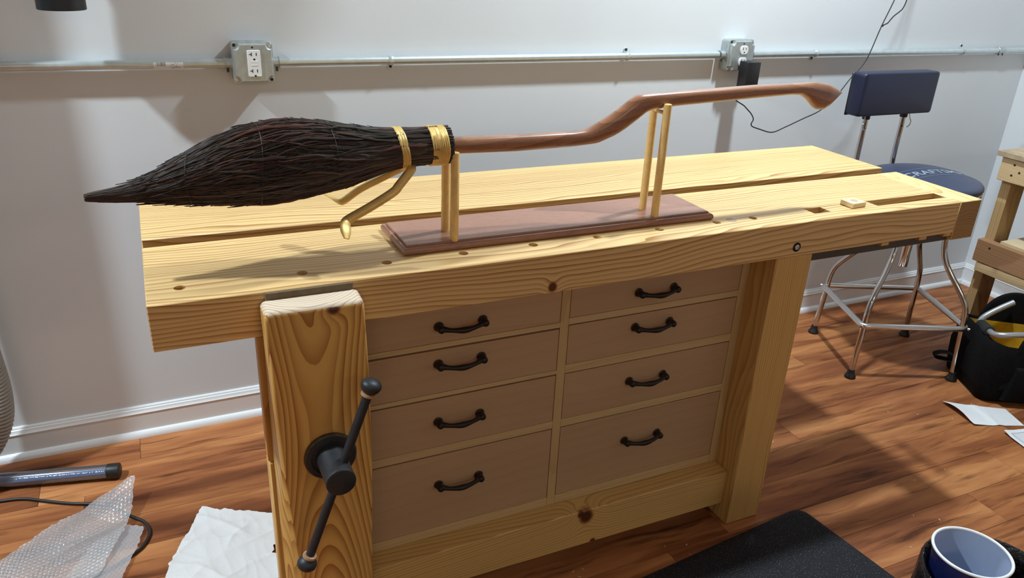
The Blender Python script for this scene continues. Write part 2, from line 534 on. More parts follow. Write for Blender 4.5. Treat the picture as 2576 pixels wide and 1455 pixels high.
def baseboard(name, p0, p1, nrm, label):
    """profiled board with a shoe moulding; p0->p1 along the wall, nrm = into the room"""
    prof = [(0.0, 0.0985), (0.0035, 0.0985), (0.0060, 0.0955), (0.0065, 0.0925), (0.0095, 0.0900), (0.0105, 0.0850), (0.0125, 0.0815),
            (0.0145, 0.0790), (0.0125, 0.0770), (0.0125, 0.0), (0.0, 0.0)]
    bm = B()
    n = Vector(nrm)
    poly_prism(bm, [Vector(p0) + n * a + Vector((0, 0, h)) for a, h in prof], Vector(p1) - Vector(p0))
    b = solo(name, bm, M_TRIM, p0, kind='structure', label=label, angle=25)
    return b

def shoe(name, p0, p1, nrm, label):
    prof = [(0.0125, 0.0)] + [(0.0125 + 0.0135 * math.cos(a), 0.020 * math.sin(a)) for a in [i * PI / 2 / 7 for i in range(8)]]
    bm = B()
    n = Vector(nrm)
    poly_prism(bm, [Vector(p0) + n * a + Vector((0, 0, h)) for a, h in prof], Vector(p1) - Vector(p0))
    return solo(name, bm, M_TRIM, p0, kind='structure', label=label, angle=25)

baseboard('baseboard_back', (LX, 0, 0), (RX, 0, 0), (0, -1, 0), 'white moulded baseboard along the back wall')
baseboard('baseboard_right', (RX, -0.0125, 0), (RX, FY, 0), (-1, 0, 0), 'white moulded baseboard along the right wall')
shoe('trim_1', (LX, 0, 0), (RX, 0, 0), (0, -1, 0), 'white shoe moulding under the back baseboard')
shoe('trim_2', (RX, -0.026, 0), (RX, FY, 0), (-1, 0, 0), 'white shoe moulding under the right baseboard')

def rect_ring_(cx, cy, hx, hy):
    return [Vector((cx - hx, cy - hy, 0)), Vector((cx + hx, cy - hy, 0)), Vector((cx + hx, cy + hy, 0)), Vector((cx - hx, cy + hy, 0))]
# recessed can trims around the lamps
for k, (lx, ly, lw) in enumerate(LIGHTS):
    bm = B()
    lathe(bm, [(0.078, 0.0), (0.098, 0.0), (0.099, -0.004), (0.094, -0.008), (0.080, -0.008), (0.078, 0.0)], (lx, ly, CEIL), (0, 0, 1), 40, cap=False)
    solo('recessed_light_trim', bm, M_TRIM, (lx, ly, CEIL), 'white round trim ring of a recessed ceiling light above the %s end of the bench' % ('left' if lx < 0 else 'right'), 'ceiling light', 'recessed ceiling lights')

for (lx, ly, lw) in FILL_LAMPS:  # frames dressing the added fill lamps, out of view
    bm = B()
    o_, i_ = rect_ring_(lx, ly, 0.62, 0.32), rect_ring_(lx, ly, 0.58, 0.28)
    rings_to_mesh(bm, [[p + Vector((0, 0, CEIL)) for p in i_], [p + Vector((0, 0, CEIL)) for p in o_], [p + Vector((0, 0, CEIL - 0.012)) for p in o_], [p + Vector((0, 0, CEIL - 0.012)) for p in i_]], cap=False, closed=True)
    solo('fill_lamp_frame', bm, M_TRIM, (lx, ly, CEIL), 'white frame round an added rectangular fill lamp on the ceiling %s' % ('toward the left wall' if lx < 0 else 'toward the right wall'), 'ceiling light', 'added ceiling fill lamps', smooth=False)

# ------------------------------------------------------------------ workbench
X0, X1, XK = -0.5883, 1.3948, 1.3153
YF, YB, YC, YD = -0.9976, -0.3999, -0.7245, -0.6814
ZT, ZB, ZCAP = 0.8574, 0.7738, 0.7529
LXA, LXB = 0.7279, 0.8371
bench = thing('workbench', (X0, YF, 0), 'long pale pine workbench with a split top, leg vise and row of round dog holes', 'workbench')

fs = part('front_slab', box(B(), X0, XK, YF, YC, ZB, ZT, 0.0015, 1), M_SLAB, bench, 'pine front half of the top with dog holes and a long slot', at=(X0, YF, ZT))
cut = B()
DOGX = [-0.535, -0.3319, -0.1769, -0.0242, 0.1266, 0.2762, 0.4319, 0.5863, 0.6897]
for dx in DOGX:
    cyl(cut, (dx, -0.937, ZB - 0.01), (dx, -0.937, ZT + 0.01), 0.0098, n=24)
box(cut, 0.860, 1.3245, -0.9560, -0.9180, ZB - 0.02, ZT + 0.02)
boolean_cut(fs, cut)
part('sliding_block', box(B(), 0.9140, 1.0690, -0.9555, -0.9185, ZB + 0.004, ZT - 0.0006, 0.0008, 1), M_SLAB, bench, 'small pine block filling the middle of the slot', at=(X0 + 0.3, YF + 0.02, ZT))
bk = part('back_slab', box(B(), X0, 1.390, YD, YB, ZB, ZT, 0.0015, 1), M_SLAB, bench, 'pine back half of the top', at=(X0 - 1.7, YD - 0.02, ZT))
capo = part('end_cap', box(B(), XK, X1, YF - 0.0006, YC, ZCAP, ZT + 0.0003, 0.002, 1), M_CAP, bench, 'cap with dark end grain closing the right end of the front slab', at=(XK, YF, ZT))
capo.data.materials.append(M_CAPEND)
for p_ in capo.data.polygons:
    if p_.normal.y < -0.9: p_.material_index = 1
bm = B(); lathe(bm, [(0.0125, -0.002), (0.0125, 0.0003), (0.0, 0.0003)], (0.6305, -0.9337, ZT), (0, 0, 1), 24)
part('wood_plug', bm, M_PLUG, bench, 'greyish round plug flush in the top between two dog holes')

def leg(x0, x1, y0, y1, seed):
    return part('leg', box(B(), x0, x1, y0, y1, 0.0, ZB, 0.003, 1), M_LEG, bench, at=(x0 - 0.17 * seed, y0 - 0.09 * seed, 0))
leg(LXA, LXB, YF, -0.858, 0.0)
leg(-0.3600, -0.2600, -0.962, -0.858, 0.6)
part('leg_facing', box(B(), -0.4264, -0.3170, YF, -0.9622, 0.512, ZB, 0.003, 1), M_LEGO, bench, 'orange upper facing of the left front leg', at=(-0.43, YF, 0))
part('leg_facing', box(B(), -0.4264, -0.3170, YF, -0.9622, 0.0, 0.5115, 0.003, 1), M_LEG, bench, 'paler lower facing of the left front leg', at=(-0.33, YF - 0.02, 0))
leg(LXA, LXB, -0.540, YB, 0.3)
leg(-0.3600, -0.2600, -0.540, YB, 0.9)
part('stretcher', box(B(), -0.2600, LXA, -0.969, -0.884, 0.0526, 0.1580, 0.002, 1), M_STRETCH, bench, 'low front rail with a dark knot', at=(X0, YF, 0))
part('stretcher', box(B(), -0.2600, LXA, -0.480, -0.433, 0.0526, 0.1580, 0.002, 1), M_STRETCH, bench, at=(X0 + 1, YF, 0))
part('side_stretcher', box(B(), -0.335, -0.290, -0.858, -0.540, 0.0526, 0.1580, 0.002, 1), M_STRETCH, bench, at=(X0 + 2, YF, 0))
part('side_stretcher', box(B(), 0.759, 0.806, -0.858, -0.540, 0.0526, 0.1580, 0.002, 1), M_STRETCH, bench, at=(X0 + 3, YF, 0))

# wagon vise rail under the right end, bolt in the front face, screw and tee handle beyond the cap
part('vise_rail', box(B(), 0.842, 1.322, -0.985, -0.9615, 0.7495, ZB - 0.0005, 0.001, 1), M_STEELBAR, bench, 'dark steel rail of the wagon vise under the slab')
part('vise_rail', box(B(), 0.842, 1.322, -0.9130, -0.893, 0.7495, ZB - 0.0005, 0.001, 1), M_STEELBAR, bench)
for (a, b) in ((1.062, 1.088), (1.195, 1.222), (1.285, 1.312)):
    part('rail_block', box(B(), a, b, YF + 0.0008, -0.975, 0.7655, ZB + 0.001, 0.001, 1), M_LEG, bench)
bm = B(); lathe(bm, [(0.0112, 0.0), (0.0112, 0.0012), (0.0085, 0.0014), (0.0085, 0.0004), (0.0, 0.0004)], (0.7798, YF, 0.7973), (0, -1, 0), 28)
bolt = part('barrel_bolt', bm, M_BLACKHOLE, bench, 'round bolt in a dark recess on the front edge')
bm = B(); lathe(bm, [(0.0066, 0.0), (0.0066, 0.0016), (0.0056, 0.0026), (0.0024, 0.0026), (0.0022, 0.0012), (0.0, 0.0012)], (0.7798, YF - 0.0004, 0.7973), (0, -1, 0), 24)
part('bolt_head', bm, M_BOLT, bolt)
bm = B()
cyl(bm, (1.33, -0.872, 0.806), (1.460, -0.872, 0.806), 0.010, n=16, bev=0.002)
part('vise_screw', bm, M_IRON, bench)
bm = B()
tube(bm, [(1.450, -0.815, 0.815), (1.450, -0.925, 0.797)], 0.006, 12)
sphere(bm, (1.450, -0.812, 0.8155), 0.010); sphere(bm, (1.450, -0.927, 0.7965), 0.010)
part('vise_tee_handle', bm, M_IRON, bench)

# leg vise
def outline_chop(back):
    if back:
        l = [(-0.4165, 0.8425), (-0.4165, 0.70), (-0.4175, 0.5), (-0.4165, 0.3), (-0.4150, 0.04)]
        r = [(-0.2490, 0.04), (-0.2475, 0.25), (-0.2470, 0.5), (-0.2470, 0.70), (-0.2475, 0.8425)]
    else:
        l = [(-0.4165, 0.8425), (-0.4130, 0.70), (-0.4080, 0.5), (-0.3960, 0.3), (-0.3830, 0.04)]
        r = [(-0.2580, 0.04), (-0.2520, 0.25), (-0.2450, 0.5), (-0.2455, 0.70), (-0.2500, 0.8425)]
    tl, tr = l[0], r[-1]
    rad = 0.011
    pts = []
    for i in range(6):  # rounded top left corner
        a = PI - i * PI / 2 / 5
        pts.append((tl[0] + rad + rad * math.cos(a), tl[1] - rad + rad * math.sin(a)))
    for i in range(6):
        a = PI / 2 - i * PI / 2 / 5
        pts.append((tr[0] - rad + rad * math.cos(a), tr[1] - rad + rad * math.sin(a)))
    pts += list(reversed(r[:-1])) + list(reversed(l[1:]))
    return pts
def ease(pts, d, dz):
    cx = -0.332
    return [(x + (d if x < cx else -d), z - (dz if z > 0.75 else 0)) for x, z in pts]
bm = B()
ob, of = outline_chop(True), outline_chop(False)
rings = [[(x, -1.0030, z) for x, z in ob], [(x, -1.0440, z) for x, z in [((a[0] * 0.35 + b[0] * 0.65), a[1]) for a, b in zip(ob, of)]],
         [(x, -1.0490, z) for x, z in ease(of, 0.0004, 0.0018)], [(x, -1.0518, z) for x, z in ease(of, 0.0018, 0.0055)], [(x, -1.0530, z) for x, z in ease(of, 0.0038, 0.0110)]]
rings_to_mesh(bm, [[Vector(p) for p in r] for r in rings])
chop = part('vise_chop', bm, M_CHOP, bench, 'tall amber pine jaw of the leg vise with a dark knot near its top', at=(X0, YF, 0), angle=50)
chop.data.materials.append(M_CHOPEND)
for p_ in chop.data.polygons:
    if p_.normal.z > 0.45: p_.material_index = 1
part('leather_pad', box(B(), -0.4066, -0.2572, -1.0028, YF - 0.0002, 0.700, 0.8552, 0.001, 1), M_LEATHER, bench, 'brown suede strip between the vise jaw and the slab')
HC = Vector((-0.324, 0, 0.542))
bm = B()
lathe(bm, [(0.0, -0.003), (0.046, -0.003), (0.047, 0.0), (0.047, 0.007), (0.0445, 0.0095), (0.036, 0.0105), (0.0345, 0.0085), (0.027, 0.0085)], (HC.x, -1.0530, HC.z), (0, -1, 0), 48, cap=False)
fl = part('vise_flange', bm, M_IRON, bench, 'round blackened iron flange on the jaw')
bm = B(); lathe(bm, [(0.0472, 0.001), (0.0478, 0.003), (0.0478, 0.006), (0.0462, 0.0085), (0.0450, 0.0092)], (HC.x, -1.0530, HC.z), (0, -1, 0), 48, cap=False)
part('flange_edge', bm, M_IRONWEAR, fl, 'worn brown rim of the flange')
bm = B()
lathe(bm, [(0.029, 0.004), (0.0285, 0.010), (0.0265, 0.018), (0.0262, 0.080), (0.0268, 0.084), (0.0262, 0.0875), (0.0245, 0.0885), (0.0, 0.0885)], (HC.x, -1.0530, HC.z), (0, -1, 0), 40)
part('vise_hub', bm, M_IRON, bench, 'black cylindrical hub of the vise screw')
hp0 = Vector((-0.3869, -1.110, 0.3596)); hp1 = Vector((-0.2594, -1.110, 0.7027))
hd = (hp1 - hp0).normalized()
bm = B(); cyl(bm, hp0, hp1, 0.0082, n=18)
vh = part('vise_handle', bm, M_IRON, bench, 'black iron bar through the hub with a knob at each end')
for (p, d, sc) in ((hp1, hd, 1.0), (hp0, -hd, 0.98)):
    bm = B()
    lathe(bm, [(0.009, -0.010), (0.012, -0.008), (0.0165, -0.003), (0.0185 * sc, 0.003), (0.0180 * sc, 0.008), (0.0145, 0.0125), (0.008, 0.0152), (0.0, 0.016)], p, d, 28)
    part('handle_knob', bm, M_IRON, vh)
    bm = B()
    lathe(bm, [(0.0084, -0.0165), (0.0125, -0.0155), (0.0130, -0.0130), (0.0125, -0.0105), (0.0084, -0.0095)], p, d, 24)
    part('handle_ring', bm, M_RINGWOOD, vh, 'tan rubber ring against the knob')

# square dog resting on the sliding block
bm = B()
box(bm, -0.0225, 0.0225, -0.0200, 0.0200, 0.0, 0.0125, 0.001, 1)
bmesh.ops.rotate(bm, verts=bm.verts, cent=(0, 0, 0), matrix=Matrix.Rotation(math.radians(3), 3, 'Z'))
bmesh.ops.translate(bm, verts=bm.verts, vec=(1.0045, -0.9340, ZT))
dog = thing('bench_dog', (1.0045, -0.934, ZT), 'small square pale wooden block standing proud beside the long slot of the bench top', 'bench dog')
part('block', bm, M_DOG, dog)
bm = B(); lathe(bm, [(0.0085, 0.0), (0.0085, 0.0005), (0.0, 0.0005)], (1.006, -0.934, ZT + 0.0125), (0, 0, 1), 24)
part('round_plug', bm, M_PLUG, dog, 'grey round plug in the top of the block')

# ------------------------------------------------------------------ drawer cabinet under the bench
CY = -0.918
cab = thing('drawer_cabinet', (0.2, CY, 0.16), 'cabinet of eight plywood drawers with dark pulls fitted between the bench legs', 'cabinet')
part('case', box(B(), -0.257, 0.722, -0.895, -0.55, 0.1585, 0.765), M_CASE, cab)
part('stile', box(B(), -0.2595, -0.2525, CY, -0.885, 0.1585, 0.7705, 0.0006, 1), M_STILE, cab, at=(-0.3, CY, 0))
part('stile', box(B(), 0.7035, 0.7275, CY, -0.885, 0.1585, 0.7705, 0.0006, 1), M_STILE, cab, at=(0.75, CY, 0.2))
part('centre_stile', box(B(), 0.2145, 0.2360, CY, -0.885, 0.1585, 0.7705, 0.0006, 1), M_STILE, cab, at=(0.25, CY, 0.4))
CL = (-0.2525, 0.2145); CR = (0.2360, 0.7035)
railsL = [(0.6460, 0.6585), (0.5285, 0.5390), (0.3835, 0.4035), (0.1585, 0.1830)]
railsR = [(0.6495, 0.6655), (0.5265, 0.5480), (0.3825, 0.4030), (0.1585, 0.1840)]
for (cx0, cx1), rl in ((CL, railsL), (CR, railsR)):
    for (a, b) in rl:
        part('rail', box(B(), cx0, cx1, CY, -0.885, a, b, 0.0006, 1), M_RAIL, cab, at=(cx0 + a, CY - a, a))

def handle_mesh():
    """96 mm bow pull, feet at local x = -0.048 / +0.048, backs at local y = 0 (towards -y is out)"""
    bm = B()
    for s in (-1, 1):
        lathe(bm, [(0.0102, 0.0), (0.0106, 0.0015), (0.0100, 0.0035), (0.0088, 0.0042), (0.0078, 0.009), (0.0080, 0.016), (0.0072, 0.021), (0.0045, 0.0235), (0.0, 0.024)],
              (s * 0.048, 0, 0), (0, -1, 0), 18)
    pts = [(-0.048, -0.012, 0.0), (-0.040, -0.0165, -0.0008), (-0.028, -0.0215, -0.0022), (-0.012, -0.0245, -0.0036), (0.0, -0.0252, -0.0040),
           (0.012, -0.0245, -0.0036), (0.028, -0.0215, -0.0022), (0.040, -0.0165, -0.0008), (0.048, -0.012, 0.0)]
    def rr(t):
        u = abs(t - 0.5) * 2
        return 0.0068 - 0.0030 * math.sin(min(1, u / 0.9) * PI) ** 2 * (0.4 + 0.6 * u) + (0.0015 if u > 0.9 else 0)
    tube(bm, pts, rr, 12, smooth=5)
    n0 = len(bm.faces)
    for s in (-1, 1):
        lathe(bm, [(0.01055, 0.0008), (0.01100, 0.0016), (0.01055, 0.0024)], (s * 0.048, 0, 0), (0, -1, 0), 24, cap=False)
    bm.faces.ensure_lookup_table()
    for f in bm.faces[n0:]: f.material_index = 1
    me = finish(bm, 'drawer_pull', M_BRONZE)
    me.materials.append(M_COPPER)
    return me
HM = handle_mesh()
DR = [(CL, 0.6585, 0.7690, (-0.0190, 0.6965), 'top left'), (CL, 0.5390, 0.6440, (-0.0195, 0.6100), 'second left'),
      (CL, 0.4035, 0.5270, (-0.0190, 0.4690), 'third left'), (CL, 0.1830, 0.3825, (-0.0170, 0.3030), 'bottom left'),
      (CR, 0.6655, 0.7690, (0.4588, 0.7025), 'top right'), (CR, 0.5480, 0.6480, (0.4597, 0.6146), 'second right'),
      (CR, 0.4030, 0.5255, (0.4612, 0.4710), 'third right'), (CR, 0.1840, 0.3815, (0.4680, 0.3000), 'bottom right')]
for (cx, z0, z1, hc, nm) in DR:
    gt = 0.0022 if cx is CL else 0.0013
    d = part('drawer', box(B(), cx[0] + 0.0014, cx[1] - 0.0014, CY + 0.0004, -0.890, z0 + 0.0008, z1 - gt, 0.0005, 1), M_BIRCH, cab,
             at=(cx[0], CY, z0))
    o = bpy.data.objects.new('drawer_pull', HM)
    o.parent = d
    o.location = Vector((hc[0], CY + 0.0004, hc[1])) - wbase(d)
    COL.objects.link(o)

# ------------------------------------------------------------------ display stand
BY = -0.877
stand = thing('broom_stand', (0.225, -0.84, ZT), 'red brown plaque with four gold dowels standing on the bench, holding up the broom', 'stand')
def rect_ring(x0, x1, y0, y1, z):
    return [Vector((x0, y0, z)), Vector((x1, y0, z)), Vector((x1, y1, z)), Vector((x0, y1, z))]
bm = B()
PX0, PX1, PY0, PY1 = -0.1385, 0.5910, -0.9185, -0.7600
prof = [(0.0035, 0.0), (0.0005, 0.0025), (0.0, 0.006), (0.0006, 0.0095), (0.0022, 0.0122), (0.0048, 0.0138), (0.0072, 0.0142), (0.0084, 0.0130), (0.0090, 0.0130), (0.0094, 0.0168), (0.0108, 0.0182)]
rings_to_mesh(bm, [rect_ring(PX0 + i, PX1 - i, PY0 + i, PY1 - i, ZT + h) for i, h in prof])
part('plaque', bm, M_SAPELE, stand, 'two step polished red brown base board', at=(0.0, -0.8, ZT), angle=28)
PZ = ZT + 0.0180
for (px, py, top) in ((-0.0303, -0.8515, 1.0440), (-0.0308, -0.9025, 1.0490), (0.4425, -0.8500, 1.1180), (0.4410, -0.9000, 1.1203)):
    bm = B()
    lathe(bm, [(0.0086, -0.003), (0.0086, top - PZ - 0.004), (0.0078, top - PZ - 0.001), (0.0050, top - PZ)], (px, py, PZ), (0, 0, 1), 18)
    part('dowel_post', bm, M_GOLDPOST, stand)
for (px, z) in ((-0.0305, 1.0310), (0.4418, 1.0995)):
    bm = B(); cyl(bm, (px, -0.9010, z), (px, -0.8510, z), 0.0042, n=12)
    part('cross_dowel', bm, M_GOLDPOST, stand)

# ------------------------------------------------------------------ the broom
broom = thing('broom', (0.15, BY, 1.05), 'bent handled broom of dark twigs bound with gold bands, resting on the gold dowel stand', 'broom')
BT = [(-0.6535, 1.014), (-0.641, 1.0176), (-0.6027, 1.023), (-0.5722, 1.0313), (-0.5397, 1.0490), (-0.4879, 1.0765), (-0.4486, 1.0970), (-0.4097, 1.1090),
      (-0.377, 1.1160), (-0.3308, 1.1195), (-0.2907, 1.1165), (-0.2427, 1.1085), (-0.1931, 1.0995), (-0.1455, 1.0940), (-0.0964, 1.0930), (-0.0459, 1.0926), (-0.03, 1.0926)]
BB = [(-0.6535, 1.001), (-0.6512, 0.9992), (-0.6127, 0.9943), (-0.577, 0.9930), (-0.5359, 0.9865), (-0.4866, 0.9815), (-0.4356, 0.9755), (-0.3893, 0.9725),
      (-0.3412, 0.9760), (-0.2846, 0.9825), (-0.2409, 0.9915), (-0.1962, 1.0050), (-0.147, 1.0172), (-0.0967, 1.0224), (-0.0372, 1.0221), (-0.03, 1.0221)]
def bz(x):
    return (lerp_tab(BT, x) + lerp_tab(BB, x)) / 2
def br(x):
    return (lerp_tab(BT, x) - lerp_tab(BB, x)) / 2 * 0.967
NB = 200
xs_ = [-0.66 + (0.63) * i / NB for i in range(NB + 1)]
cz_ = [bz(x) for x in xs_]; rr_ = [br(x) for x in xs_]
for _ in range(30):
    cz_ = [cz_[0]] + [(cz_[i - 1] + 2 * cz_[i] + cz_[i + 1]) / 4 for i in range(1, NB)] + [cz_[-1]]
    rr_ = [rr_[0]] + [(rr_[i - 1] + 2 * rr_[i] + rr_[i + 1]) / 4 for i in range(1, NB)] + [rr_[-1]]
def bzs(x):
    f = min(max((x + 0.66) / 0.63 * NB, 0), NB - 1e-6); i = int(f); return cz_[i] + (cz_[i + 1] - cz_[i]) * (f - i)
def brs(x):
    f = min(max((x + 0.66) / 0.63 * NB, 0), NB - 1e-6); i = int(f); return rr_[i] + (rr_[i + 1] - rr_[i]) * (f - i)

def twig_mat():
    t = NT('dark_twigs')
    at = t.node('ShaderNodeAttribute', attribute_name='tint')
    co, x, y, z = t.objco()
    n = t.noise(t.comb(t.math('MULTIPLY', x, 30.0), t.math('MULTIPLY', y, 300.0), t.math('MULTIPLY', z, 300.0)), 1.0, 2.0)
    g = t.math('ADD', 0.55, t.math('MULTIPLY', n, 0.9))
    c = t.mix(1.0, at.outputs['Color'], t.comb(g, g, g), 'MULTIPLY')
    t.setp(Base_Color=c, Roughness=0.44, Specular_IOR_Level=0.5)
    return t.m
M_TWIG = twig_mat()
TINTS = [(0.016, 0.010, 0.009), (0.026, 0.016, 0.012), (0.042, 0.023, 0.015), (0.050, 0.018, 0.012), (0.030, 0.020, 0.016), (0.060, 0.038, 0.024), (0.018, 0.013, 0.012)]

def twig_rings(theta, rho, xs, xe, r0, k=5, seed=0.0, steps=24, lift=0.0):
    rings = []
    for i in range(steps + 1):
        t = i / steps
        x = xs + (xe - xs) * t
        th = theta + 0.55 * noise.noise(Vector((x * 3.2, seed, 1.7))) + 0.16 * noise.noise(Vector((x * 15, seed, 5))) + 0.05 * noise.noise(Vector((x * 45, seed, 2)))
        q = rho + 0.10 * noise.noise(Vector((x * 7.0, seed, 9.1))) + (lift * max(0, t - 0.75) * 4 if x > -0.6 else 0)
        R = brs(x)
        rad = max(R - 0.0018, 0.001) * (1 + (q - 1) * min(1, R / 0.03)) + 0.0022 * min(1, R / 0.03) * noise.noise(Vector((x * 26.0, seed, 3.3)))
        c = Vector((x, BY + math.cos(th) * rad, bzs(x) + math.sin(th) * rad))
        rr = r0 * (1.0 - 0.50 * t)
        if noise.noise(Vector((x * 40.0, seed, 7.7))) > 0.40:
            rr *= 1.5
        rings.append([c + Vector((0, math.cos(2 * PI * j / k), math.sin(2 * PI * j / k))) * rr for j in range(k)])
    return rings
def twiglet(th, x, rho, l, seed, r0):
    """short side shoot leaving the bundle surface at an angle"""
    rings = []
    dth = random.uniform(-0.5, 0.5); k = 5
    for i in range(7):
        t = i / 6
        xx = x - l * t
        R = brs(xx)
        a = th + dth * t * l * 12
        rad = R * rho + 0.004 * t + 0.001 * noise.noise(Vector((xx * 60, seed, 1)))
        c = Vector((xx, BY + math.cos(a) * rad, bzs(xx) + math.sin(a) * rad))
        rr = r0 * (1 - 0.5 * t)
        rings.append([c + Vector((0, math.cos(2 * PI * j / k), math.sin(2 * PI * j / k))) * rr for j in range(k)])
    return rings

bm = B()
lay = bm.verts.layers.float_color.new('tint')
def add_rings(bm, rings, col):
    vr = rings_to_mesh(bm, rings)
    for ring in vr:
        for v in ring:
            v[lay] = (*col, 1.0)
# dark heart of the bundle so that daylight shows only through a few chinks
core = []
for i in range(41):
    x = -0.648 + (0.648 - 0.040) * i / 40
    R = brs(x) * 0.80
    core.append([Vector((x, BY + math.cos(2 * PI * j / 20) * R, bzs(x) + math.sin(2 * PI * j / 20) * R)) for j in range(20)])
add_rings(bm, core, (0.014, 0.010, 0.009))
for i in range(1050):
    th = random.uniform(0, 2 * PI)
    rho = random.choice([1.0, 0.97, 0.93, 0.88, 0.83])
    xs = -0.0372 + random.uniform(-0.003, 0.0028)
    u = random.random()
    if u < 0.45: xe = random.uniform(-0.656, -0.630)
    elif u < 0.75: xe = random.uniform(-0.60, -0.42)
    else: xe = random.uniform(-0.50, -0.22)
    col = random.choice(TINTS)
    f = random.uniform(0.75, 1.3)
    add_rings(bm, twig_rings(th, rho, xs, xe, random.uniform(0.0014, 0.0027), 5, i * 1.37, 26, random.choice([0, 0, 0, 0.03])), tuple(c * f for c in col))
for i in range(330):   # thin twigs that start part way along
    th = random.uniform(0, 2 * PI)
    xs = random.uniform(-0.42, -0.14)
    xe = max(-0.652, xs - random.uniform(0.10, 0.32))
    add_rings(bm, twig_rings(th, random.uniform(0.95, 1.03), xs, xe, random.uniform(0.0009, 0.0017), 5, 900 + i * 1.1, 12, random.choice([0, 0, 0.04])), random.choice(TINTS))
for i in range(420):
    x = random.uniform(-0.57, -0.16)
    add_rings(bm, twiglet(random.uniform(0, 2 * PI), x, random.uniform(0.96, 1.02), random.uniform(0.012, 0.045), i * 0.77, random.uniform(0.0007, 0.0014)), random.choice(TINTS))
# packed butt ends, inner layers
for i in range(160):
    th = random.uniform(0, 2 * PI)
    q = random.uniform(0.45, 0.9)
    R = 0.0345 * q
    c0 = Vector((-0.060, BY + math.cos(th) * R, 1.0572 + math.sin(th) * R))
    c1 = Vector((-0.0372 + random.uniform(-0.003, 0.002), c0.y, c0.z))
    k = 6
    add_rings(bm, [[c + Vector((0, math.cos(2 * PI * j / k), math.sin(2 * PI * j / k))) * 0.0022 for j in range(k)] for c in (c0, c1)], random.choice(TINTS))
bundle = part('twig_bundle', bm, M_TWIG, broom, 'dense bundle of dark brown twigs tapering to a point', at=(0, BY, 1.05))
bundle['kind'] = 'stuff'
# the thicker twigs on the outside that can be told apart
for i in range(46):
    bm = B(); lay = bm.verts.layers.float_color.new('tint')
    th = PI * random.uniform(0.55, 1.5)
    xs = random.uniform(-0.10, -0.04) if i % 3 else random.uniform(-0.35, -0.12)
    xe = random.uniform(-0.62, -0.34)
    if xe > xs - 0.15: xe = xs - 0.2
    col = (0.085, 0.026, 0.014) if i % 9 == 0 else random.choice(TINTS)
    add_rings(bm, twig_rings(th, 1.03, xs, xe, random.uniform(0.0022, 0.0031), 6, 2000 + i * 2.3, 22), tuple(c * random.uniform(1.0, 1.5) for c in col))
    part('twig', bm, M_TWIG, broom, 'thick reddish twig' if i % 9 == 0 else None, at=(0, BY, 1.05))
# fine binding wires
for x in (-0.500, -0.385, -0.262):
    bm = B()
    R = brs(x) * 1.03 + 0.0015
    pts = [(x + 0.004 * math.sin(a * 2 + x * 40), BY + math.cos(a) * R, bzs(x) + math.sin(a) * R) for a in [2 * PI * k / 40 for k in range(41)]]
    tube(bm, pts, 0.0005, 5)
    part('binding_wire', bm, M_CORD, broom)
# gold bands
def band(xc, w, ridges, name, tilt, label):
    bm = B()
    n = 64
    prof = []
    m = ridges * 4
    for k in range(m + 1):
        t = k / m
        prof.append((xc - w / 2 + w * t, 0.0018 + 0.0011 * abs(math.sin(PI * ridges * t))))
    rings = []
    full = [(xc - w / 2, -0.0045)] + prof + [(xc + w / 2, -0.0045)]
    for (x, d) in full:
        rings.append([])
        for j in range(n):
            a = 2 * PI * j / n
            xx = x + tilt * math.sin(a) + 0.0008 * noise.noise(Vector((a * 2, x * 60, 2)))
            R = brs(xc) * 1.03 + d + 0.0009 * noise.noise(Vector((math.cos(a) * 4, math.sin(a) * 4, x * 400)))
            rings[-1].append(Vector((xx, BY + math.cos(a) * R, bzs(xc) + math.sin(a) * R)))
    rings_to_mesh(bm, rings, cap=False)
    return part(name, bm, M_GOLD, broom, label)
band(-0.1300, 0.0150, 3, 'gold_band', -0.006, 'narrow gold band where the twigs are gathered')
band(-0.0610, 0.0330, 9, 'gold_band', -0.002, 'wide wire wrapped gold band near the twig butts')
# gold claws below the narrow band
def claw(pts, side):
    bm = B()
    def rr(t): return 0.0086 if t < 0.70 else 0.0086 + 0.0022 * math.sin((t - 0.70) / 0.30 * PI) - 0.0030 * max(0, (t - 0.92) / 0.08)
    def fl(t): return 0.74 if t < 0.62 else max(0.24, 0.74 - (t - 0.62) * 2.4)
    tube(bm, pts, rr, 12, smooth=6, flat=fl, up=Vector((0.35, 0, 1)))
    return part('claw', bm, M_GOLD, broom, side)
claw([(-0.1120, -0.870, 1.0220), (-0.1210, -0.852, 1.0105), (-0.1550, -0.838, 0.9905), (-0.1960, -0.830, 0.9695), (-0.2270, -0.826, 0.9480), (-0.2345, -0.816, 0.9450), (-0.2455, -0.798, 0.9500), (-0.2580, -0.778, 0.9540)], 'gold claw bent away towards the wall')
claw([(-0.1130, -0.893, 1.0260), (-0.1190, -0.904, 1.0200), (-0.1440, -0.914, 0.9970), (-0.1570, -0.918, 0.9860), (-0.2010, -0.925, 0.9650), (-0.2420, -0.928, 0.9465), (-0.2500, -0.936, 0.9430), (-0.2535, -0.948, 0.9350), (-0.2560, -0.963, 0.9230)], 'gold claw bent towards the front')
